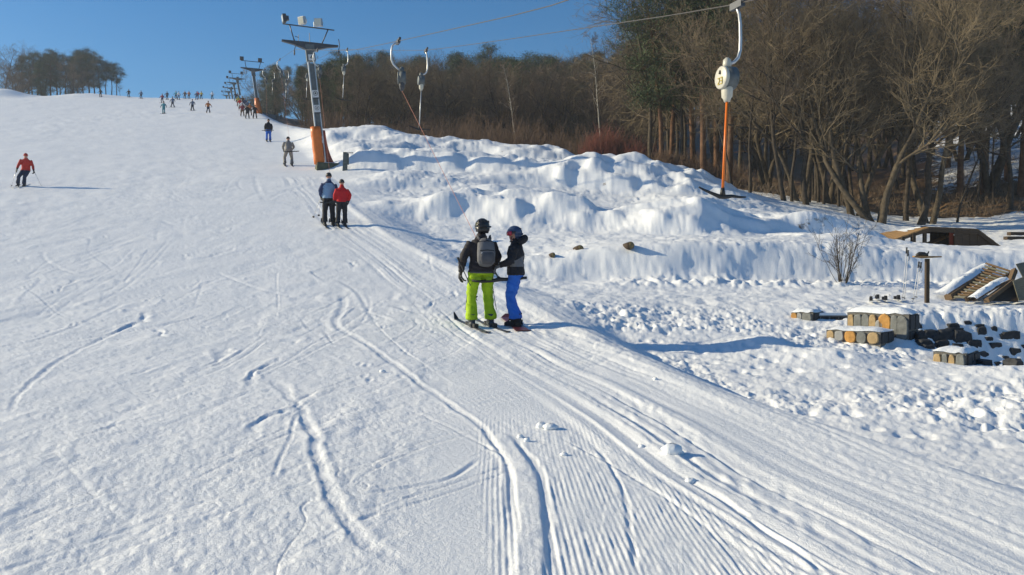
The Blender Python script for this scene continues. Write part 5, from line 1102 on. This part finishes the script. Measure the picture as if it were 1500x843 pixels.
# dark stones poking out of the snowed-up retaining wall
o = empty('retaining_wall', ground(1430, 520), 0, 'snowed up retaining wall of dark stones in the hollow behind the steps', 'stone wall'); base = o.location.copy()
rs = random.Random(6)
for x, y, w, h in [(1389, 496, 30, 20), (1412, 502, 32, 26), (1366, 494, 26, 17), (1352, 500, 18, 18), (1358, 506, 22, 12), (1382, 505, 24, 12), (1432, 505, 16, 12), (1346, 480, 12, 10), (1398, 478, 20, 8), (1436, 479, 16, 7), (1439, 489, 16, 15), (1457, 484, 10, 9), (1482, 497, 30, 15), (1460, 508, 20, 9), (1440, 520, 22, 11), (1489, 518, 18, 10), (1447, 536, 18, 13), (1463, 531, 10, 6), (1494, 541, 14, 18), (1382, 511, 18, 8), (1402, 523, 20, 8), (1474, 524, 12, 6), (1418, 474, 14, 5), (1372, 505, 14, 9), (1512, 500, 20, 14), (1520, 525, 22, 12), (1400, 487, 30, 10), (1376, 496, 24, 14), (1426, 508, 18, 12), (1362, 511, 18, 10), (1404, 512, 20, 10), (1350, 490, 12, 9), (1470, 497, 10, 8), (1450, 498, 12, 6), (1476, 537, 12, 8), (1500, 507, 14, 7), (1425, 535, 14, 9), (1410, 533, 16, 8), (1390, 524, 16, 7)]:
    p = ground(x, y); sx = w / F * p.y / 2; sz = h / F * p.y / 2 * 1.35; m = MB(); V = []; n = 9
    for lay, (oy, k) in enumerate(((.30, 1.0), (.02, 1.0), (-.015, .80))):
        for i in range(n):
            a = 6.2832 * i / n; r_ = rs.uniform(.72, 1.12) if lay < 2 else 1; cx = math.copysign(abs(math.cos(a)) ** .5, math.cos(a)); cz = math.copysign(abs(math.sin(a)) ** .5, math.sin(a)); V.append(p - base + Vector((cx * sx * k * r_, oy, cz * sz * k * r_)))
    Fc = [(l * n + i, l * n + (i + 1) % n, l * n + n + (i + 1) % n, l * n + n + i) for l in range(2) for i in range(n)] + [tuple(range(2 * n, 3 * n))]
    m.add(V, [tuple(f) for f in Fc]); m.build('stone', M['stone_dark'], o)
pl = at(1482, 556, 12.1); m = MB(); m.box((0, 0, 0), (1.3, .12, .10), rotz(-.35) @ Matrix.Rotation(.10, 3, 'Y')); tag(m.build('wooden_plank', M['wood_warm'], None, pl + Vector((.25, 0, -.02))), 'brown wooden plank half buried in snow below the retaining wall', 'plank')

# ------------------------------------------------------------------ things on the flat: post, poles, skis
gp = ground(1358, 445); o = empty('wooden_post', gp, 0, 'dark upright post with a narrow board nailed on top in the snow', 'post'); hp = .96
m = MB(); m.box((0, 0, hp / 2 - .1), (.075, .075, hp + .2)); m.build('post', M['wood_dark'], o)
m = MB(); m.prism([(-.30, -.06, hp + .035), (-.05, -.09, hp + .012), (.30, -.03, hp + .03), (.30, .06, hp + .03), (-.05, .12, hp + .012), (-.30, .05, hp + .035)], (0, 0, .028)); m.build('board', M['wood_warm'], o)
m = MB(); c = gp + Vector((-.10, 0, hp + .07)); m.tube([(-.14, 0, 0), (-.07, 0, .035), (.03, 0, .03), (.11, 0, .0)], [(.02, .03), (.045, .05), (.04, .05), (.03, .03)], 10, ell=(0, 1, 0)); m.tube([(.07, 0, .02), (.13, .01, .06), (.14, .01, .10)], [.02, .016, .008], 7); tag(m.build('black_glove', M['black'], None, c), 'black glove left lying on the board of the upright post', 'glove')
for i, (x0, y0, x1, y1, lab) in enumerate(((1328, 364, 1322, 442, 'pale ski pole planted upright in the snow, left of two at left of the post'), (1330, 368, 1325, 443, 'pale ski pole planted upright close beside its twin, left of the post'), (1346, 385, 1337, 443, 'pale ski pole leaning against the board of the post, left one'), (1349, 386, 1341, 442, 'pale ski pole leaning against the board of the post, nearest the post'))):
    pb = ground(x1, y1); pt = at(x0, y0, pb.y + (.12 if i > 1 else .0)); pole_thing(pt, pb, lab, 'ski poles planted by the post', 'ski_white', .009)
for i, (x, y) in enumerate(((1276, 443), (1285, 441.5), (1296, 443), (1314, 442))):
    p = ground(x, y); o = empty('ski', p + Vector((0, 0, .0)), -.42 + .05 * i, ['ski lying flat with a black binding, leftmost of the four by the post', 'ski lying flat with a black binding, second from the left by the post', 'ski lying flat with a black binding, third from the left by the post', 'ski lying flat with a black binding, apart and nearest the planted poles'][i], 'ski', 'skis lying in the snow by the post')
    ski((0, 0, 0), 0, o, 'ski_white', 1.6, .09, name='blade', binding=False); m = MB(); m.box((0, .17, .055), (.065, .09, .07)); m.build('binding_toe', M['black'], o); m = MB(); m.box((0, -.16, .07), (.07, .10, .10), taper=.8); m.build('binding_heel', M['black'], o)
# log ends in the long mound
for x, y, s, lab in ((848, 365, .115, 'sawn log end sticking out of the snow mound, middle of three'), (921, 362, .11, 'sawn log end sticking out of the snow mound, rightmost of three'), (809, 372, .075, 'small sawn log end sticking out of the snow mound, leftmost of three')):
    p = ground(x, y); o = empty('log', p + Vector((0, -.12, -.03)), .22, lab, 'log', 'log ends in the mound'); m = MB(); m.tube([(.04, .45, .02), (0, .1, .03), (-.05, -.22, .04)], [s, s * 1.03, s * .98], 14); m.build('bark', M['wood_dark'], o)
    m = MB(); m.tube([(-.05, -.221, .04), (-.053, -.228, .04)], [s * .9, s * .86], 14); m.build('sawn_face', M['log_end'], o); m = MB(); m.ball((0, .02, s * .72), s * .9, 10, 5, 0, (.8, 1.0, .30), 0); m.build('snow_cap', M['snow_cap'], o)

# ------------------------------------------------------------------ wooden tabletop ramp
def ramp():
    A = at(1295, 356, 32.0); B = at(1360, 332.5, 31.6); C = at(1432, 335.5, 31.4); D = at(1469, 363, 31.3); bk = Vector((.30, 1.95, .08))
    o = empty('bike_ramp', on_ground(1380, 32.0), 0, 'brown wooden tabletop ramp for bikes on posts, snow on its deck', 'ramp'); b0 = o.location.copy(); th = Vector((0, 0, -.05))
    def boards(P, Q, n, mn, name='plank'):
        for i in range(n):
            t0, t1 = (i + .03) / n, (i + .97) / n; p, q = P.lerp(Q, t0) - b0, P.lerp(Q, t1) - b0; j = Vector((0, 0, .006 * ((i * 7) % 3 - 1))); m = MB(); m.prism([p + j, q + j, q + bk + j + Vector((0, 0, .36 * (1 - t1) * (P is A))), p + bk + j + Vector((0, 0, .36 * (1 - t0) * (P is A)))], th); m.build(name, M[mn], o)
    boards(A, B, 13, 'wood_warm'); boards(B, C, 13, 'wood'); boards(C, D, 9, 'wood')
    for P, Q in ((A, B), (B, C), (C, D)):
        for k, off in enumerate((Vector((0, -.02, 0)), bk * 1.0 + Vector((0, .0, 0)))):
            p, q = P - b0 + off + Vector((0, 0, -.055)), Q - b0 + off + Vector((0, 0, -.055)); m = MB(); m.prism([p, q, q + Vector((0, 0, -.15)), p + Vector((0, 0, -.15 if P is not A else -.05))], Vector((0, .05, 0))); m.build('side_beam', M['wood_dark'], o)  # beams coloured dark, standing in for the shaded side of the deck
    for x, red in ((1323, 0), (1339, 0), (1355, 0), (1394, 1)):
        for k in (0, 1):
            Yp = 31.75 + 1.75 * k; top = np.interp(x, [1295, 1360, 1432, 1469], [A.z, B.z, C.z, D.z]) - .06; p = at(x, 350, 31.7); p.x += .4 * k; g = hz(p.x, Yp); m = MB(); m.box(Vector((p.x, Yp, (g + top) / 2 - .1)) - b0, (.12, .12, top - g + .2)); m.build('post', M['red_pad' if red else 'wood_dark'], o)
    # closed side under the right-hand slope
    for k, yo in enumerate((.06, 1.9)):
        for i in range(6):
            xs = [1399 + (1466 - 1399) * (i + e) / 6 for e in (.02, .98)]; tp = []; bt = []
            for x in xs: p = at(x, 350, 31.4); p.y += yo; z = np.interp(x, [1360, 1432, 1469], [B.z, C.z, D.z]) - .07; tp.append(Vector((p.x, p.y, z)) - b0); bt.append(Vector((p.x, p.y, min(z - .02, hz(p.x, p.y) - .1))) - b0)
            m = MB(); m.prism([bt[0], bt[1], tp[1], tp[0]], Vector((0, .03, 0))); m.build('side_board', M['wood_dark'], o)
    # snow on the deck
    for P, Q, a0, a1, hh in ((A, B, .62, 1.0, .03), (B, C, 0, 1.0, .06)):
        m = MB(); V = []; n0, k0 = 12, 6
        for i in range(n0 + 1):
            for k in range(k0 + 1):
                t = a0 + (a1 - a0) * i / n0; w0 = .45 - .10 * math.sin(i * 1.3) if P is A else .01; kk = w0 + (.99 - w0) * k / k0 if P is A else .01 + .98 * k / k0
                p = P.lerp(Q, t) - b0 + (bk + Vector((0, 0, .36 * (1 - t) * (P is A)))) * kk; e = min(1, min(k, k0 - k) * .9); z = hh * e * (.6 + .5 * vn(np.array([i * .8 + P.x]), np.array([k * .9]), 77)[0]) * (min(1, i / 4) if P is A else 1); V.append(p + Vector((0, 0, .008 + max(0, z))))
        m.add(V, [(i * (k0 + 1) + k, (i + 1) * (k0 + 1) + k, (i + 1) * (k0 + 1) + k + 1, i * (k0 + 1) + k + 1) for i in range(n0) for k in range(k0)], 0, True); m.build('snow_cap', M['snow_cap'], o)
    # small kicker beneath
    k0 = at(1360, 359, 32.2); k1 = at(1392, 345, 32.4); o2 = empty('kicker_ramp', k0, 0, 'small brown wooden kicker under the deck of the tabletop ramp', 'ramp'); w = Vector((.15, 1.1, 0))
    for i in range(6):
        p, q = (k1 - k0) * ((i + .03) / 6), (k1 - k0) * ((i + .97) / 6); m = MB(); m.prism([p, q, q + w, p + w], Vector((0, 0, -.05))); m.build('plank', M['wood_warm'], o2)
    for yo in (-.02, 1.05):
        m = MB(); p = Vector((.02, yo, -.06)); q = (k1 - k0) + Vector((0, yo, -.06)); m.prism([p, q, Vector((q.x, q.y, -.3)), Vector((p.x, p.y, -.3))], Vector((0, .05, 0))); m.build('side_beam', M['wood_dark'], o2)
ramp()

# ------------------------------------------------------------------ collapsed slatted wall-ride
def slatted():
    S1a, S1b = at(1389, 436, 18.0), at(1454, 394, 19.4); S2a, S2b = at(1416, 439, 17.5), at(1484, 400, 18.8)
    o = empty('slatted_bike_ramp', ground(1440, 440), 0, 'collapsed slatted wooden ramp half buried in snow at the right border', 'ramp'); b0 = o.location.copy()
    def beam(p, q, w, h, mn, name): f = frame(q - p, Vector((0, 1, 0))); m = MB(); m.box((p + q) / 2 - b0, ((q - p).length, w, h), f); return m.build(name, M[mn], o)
    beam(S1a, S1b, .16, .12, 'wood', 'stringer'); beam(S2a, S2b + Vector((.05, 0, .03)), .08, .10, 'wood_dark', 'stringer')
    n = 14
    for i in range(n):
        t = (i + .5) / n; p, q = S1a.lerp(S1b, t), S2a.lerp(S2b, t); d = q - p; up = Vector((-.10, .05, .16)) * (t ** 1.5); p2 = p + d * (.25 if t < .75 else .05) + up; q2 = q + d * .12 + up * .2 + Vector((0, 0, .02)); f = frame(q2 - p2, (S1b - S1a))
        m = MB(); m.box((p2 + q2) / 2 - b0, ((q2 - p2).length * (1.0 + .12 * ((i * 5) % 3) / 2), .040, .03), f @ Matrix.Rotation(.5, 3, 'X')); m.build('slat', M['wood' if i % 3 else 'wood_grey'], o)
    def cap(p, q, w, hh):
        m = MB(); V = []; k0, n0 = 6, 12; d = q - p; s_ = Vector((-.45, .85, .15)).normalized() * w
        for i in range(n0 + 1):
            for k in range(k0 + 1):
                u, v = i / n0, k / k0; z = hh * (math.sin(math.pi * (.08 + .84 * u)) ** .5) * (math.sin(math.pi * (.06 + .88 * v)) ** .6) * (1 + .35 * vn(np.array([i * .8 + p.x * 3]), np.array([k * .9]), 55)[0]); V.append(p + d * u + s_ * (v - .12) + Vector((0, 0, z)) - b0)
        m.add(V, [(i * (k0 + 1) + k, i * (k0 + 1) + k + 1, (i + 1) * (k0 + 1) + k + 1, (i + 1) * (k0 + 1) + k) for i in range(n0) for k in range(k0)], 0, True); m.build('snow_cap', M['snow_cap'], o)
    cap(S1a + Vector((-.05, 0, .05)), S1b + Vector((0, 0, .06)), .30, .13); m = MB(); dn = Vector((.03, .10, -.16)); m.prism([S1a + dn - b0, S2a + dn - b0, S2b + dn - b0, S1b + dn - b0], Vector((0, .03, -.02))); m.build('gap_shade', M['wood_dark'], o)  # dark sheet added below the slats so the gaps read as shade
    T0, T1 = at(1445, 441, 17.2), at(1482, 413, 17.9); beam(T0, T1, .12, .09, 'wood', 'stringer'); cap(T0 + Vector((-.22, .02, .02)), T1 + Vector((-.08, 0, .04)), .22, .11)
    m = MB(); m.prism([T0 - b0, at(1492, 443, 17.2) - b0, T1 + Vector((.08, 0, -.03)) - b0], Vector((.02, .05, 0))); m.build('side_panel', M['wood_dark'], o)
    beam(at(1476, 424, 17.8), at(1486, 396, 18.4), .10, .10, 'wood', 'brace')
    m = MB(); m.prism([at(1484, 412, 17.6) - b0, at(1493, 441, 17.1) - b0, at(1520, 440, 17.2) - b0, at(1516, 399, 17.9) - b0], Vector((.03, .07, 0))); m.build('side_panel', M['wood_grey'], o)
    m = MB(); m.prism([at(1488, 387, 18.4) - b0, at(1499, 408, 18.0) - b0, at(1516, 402, 18.2) - b0, at(1506, 383, 18.6) - b0], Vector((.02, .05, 0))); m.build('side_panel', M['wood_grey'], o)
slatted()
for x, y, Y, lab in ((1496, 332, 38.5, 'dark plank poking from the snow at the right border, upper of two'), (1492, 346, 36.5, 'dark plank poking from the snow at the right border, lower of two')):
    p = on_ground(x, Y); m = MB(); m.box((0, 0, .06), (1.4, .25, .16), rotz(.15)); tag(m.build('wooden_plank', M['wood_dark'], None, p), lab, 'plank', 'planks at the right border')

# ------------------------------------------------------------------ chunks of snow
rc = random.Random(3)
for x, y, s, lab in ((793, 626, .045, 'pair-sized snow chunk lying left of its neighbour on the groomed snow'), (806, 628, .05, 'rounded snow chunk beside its neighbour on the groomed snow'), (985, 667, .07, 'biggest snow chunk beside the ski grooves'), (998, 665, .03, 'small snow crumb right of the biggest chunk'), (762, 640, .03, 'tiny snow chunk above the corduroy strip'), (940, 655, .025, 'tiny snow chunk left of the biggest one'),
                     (1012, 704, .035, 'snow chunk below the biggest one'), (772, 646, .025, 'tiny snow chunk at the head of the smooth band'), (826, 668, .025, 'tiny snow chunk on the groomer ridges'), (560, 546, .03, 'lone snow chunk left of the ski tracks'), (960, 560, .03, 'small snow chunk on the smooth lane'), (1100, 585, .03, 'small snow chunk near the edge of the smooth lane')):
    p = ground(x, y); p.z = hz(p.x, p.y); m = MB(); m.ball((0, 0, s * .3), s, 9, 6, 0, (rc.uniform(.9, 1.4), rc.uniform(.8, 1.2), rc.uniform(.6, .85)), -.98); m.v = [tuple(Vector(v) * rc.uniform(.86, 1.1)) for v in m.v]
    tag(m.build('snow_chunk', M['snow_cap'], None, p), lab, 'snow chunk', 'loose snow chunks')

# ------------------------------------------------------------------ the air
m = MB(); m.box((0, 0, 38), (1830, 1830, 98)); hzm = bpy.data.materials.new('haze'); hzm.use_nodes = True; hn = hzm.node_tree; hn.nodes.clear()
ho = hn.nodes.new('ShaderNodeOutputMaterial'); hv = hn.nodes.new('ShaderNodeVolumePrincipled'); hv.inputs['Density'].default_value = .0006; hv.inputs['Color'].default_value = (.80, .87, 1, 1); hv.inputs['Anisotropy'].default_value = .0
hn.links.new(hv.outputs[0], ho.inputs['Volume']); hzo = m.build('haze', [hzm]); tag(hzo, kind='stuff')
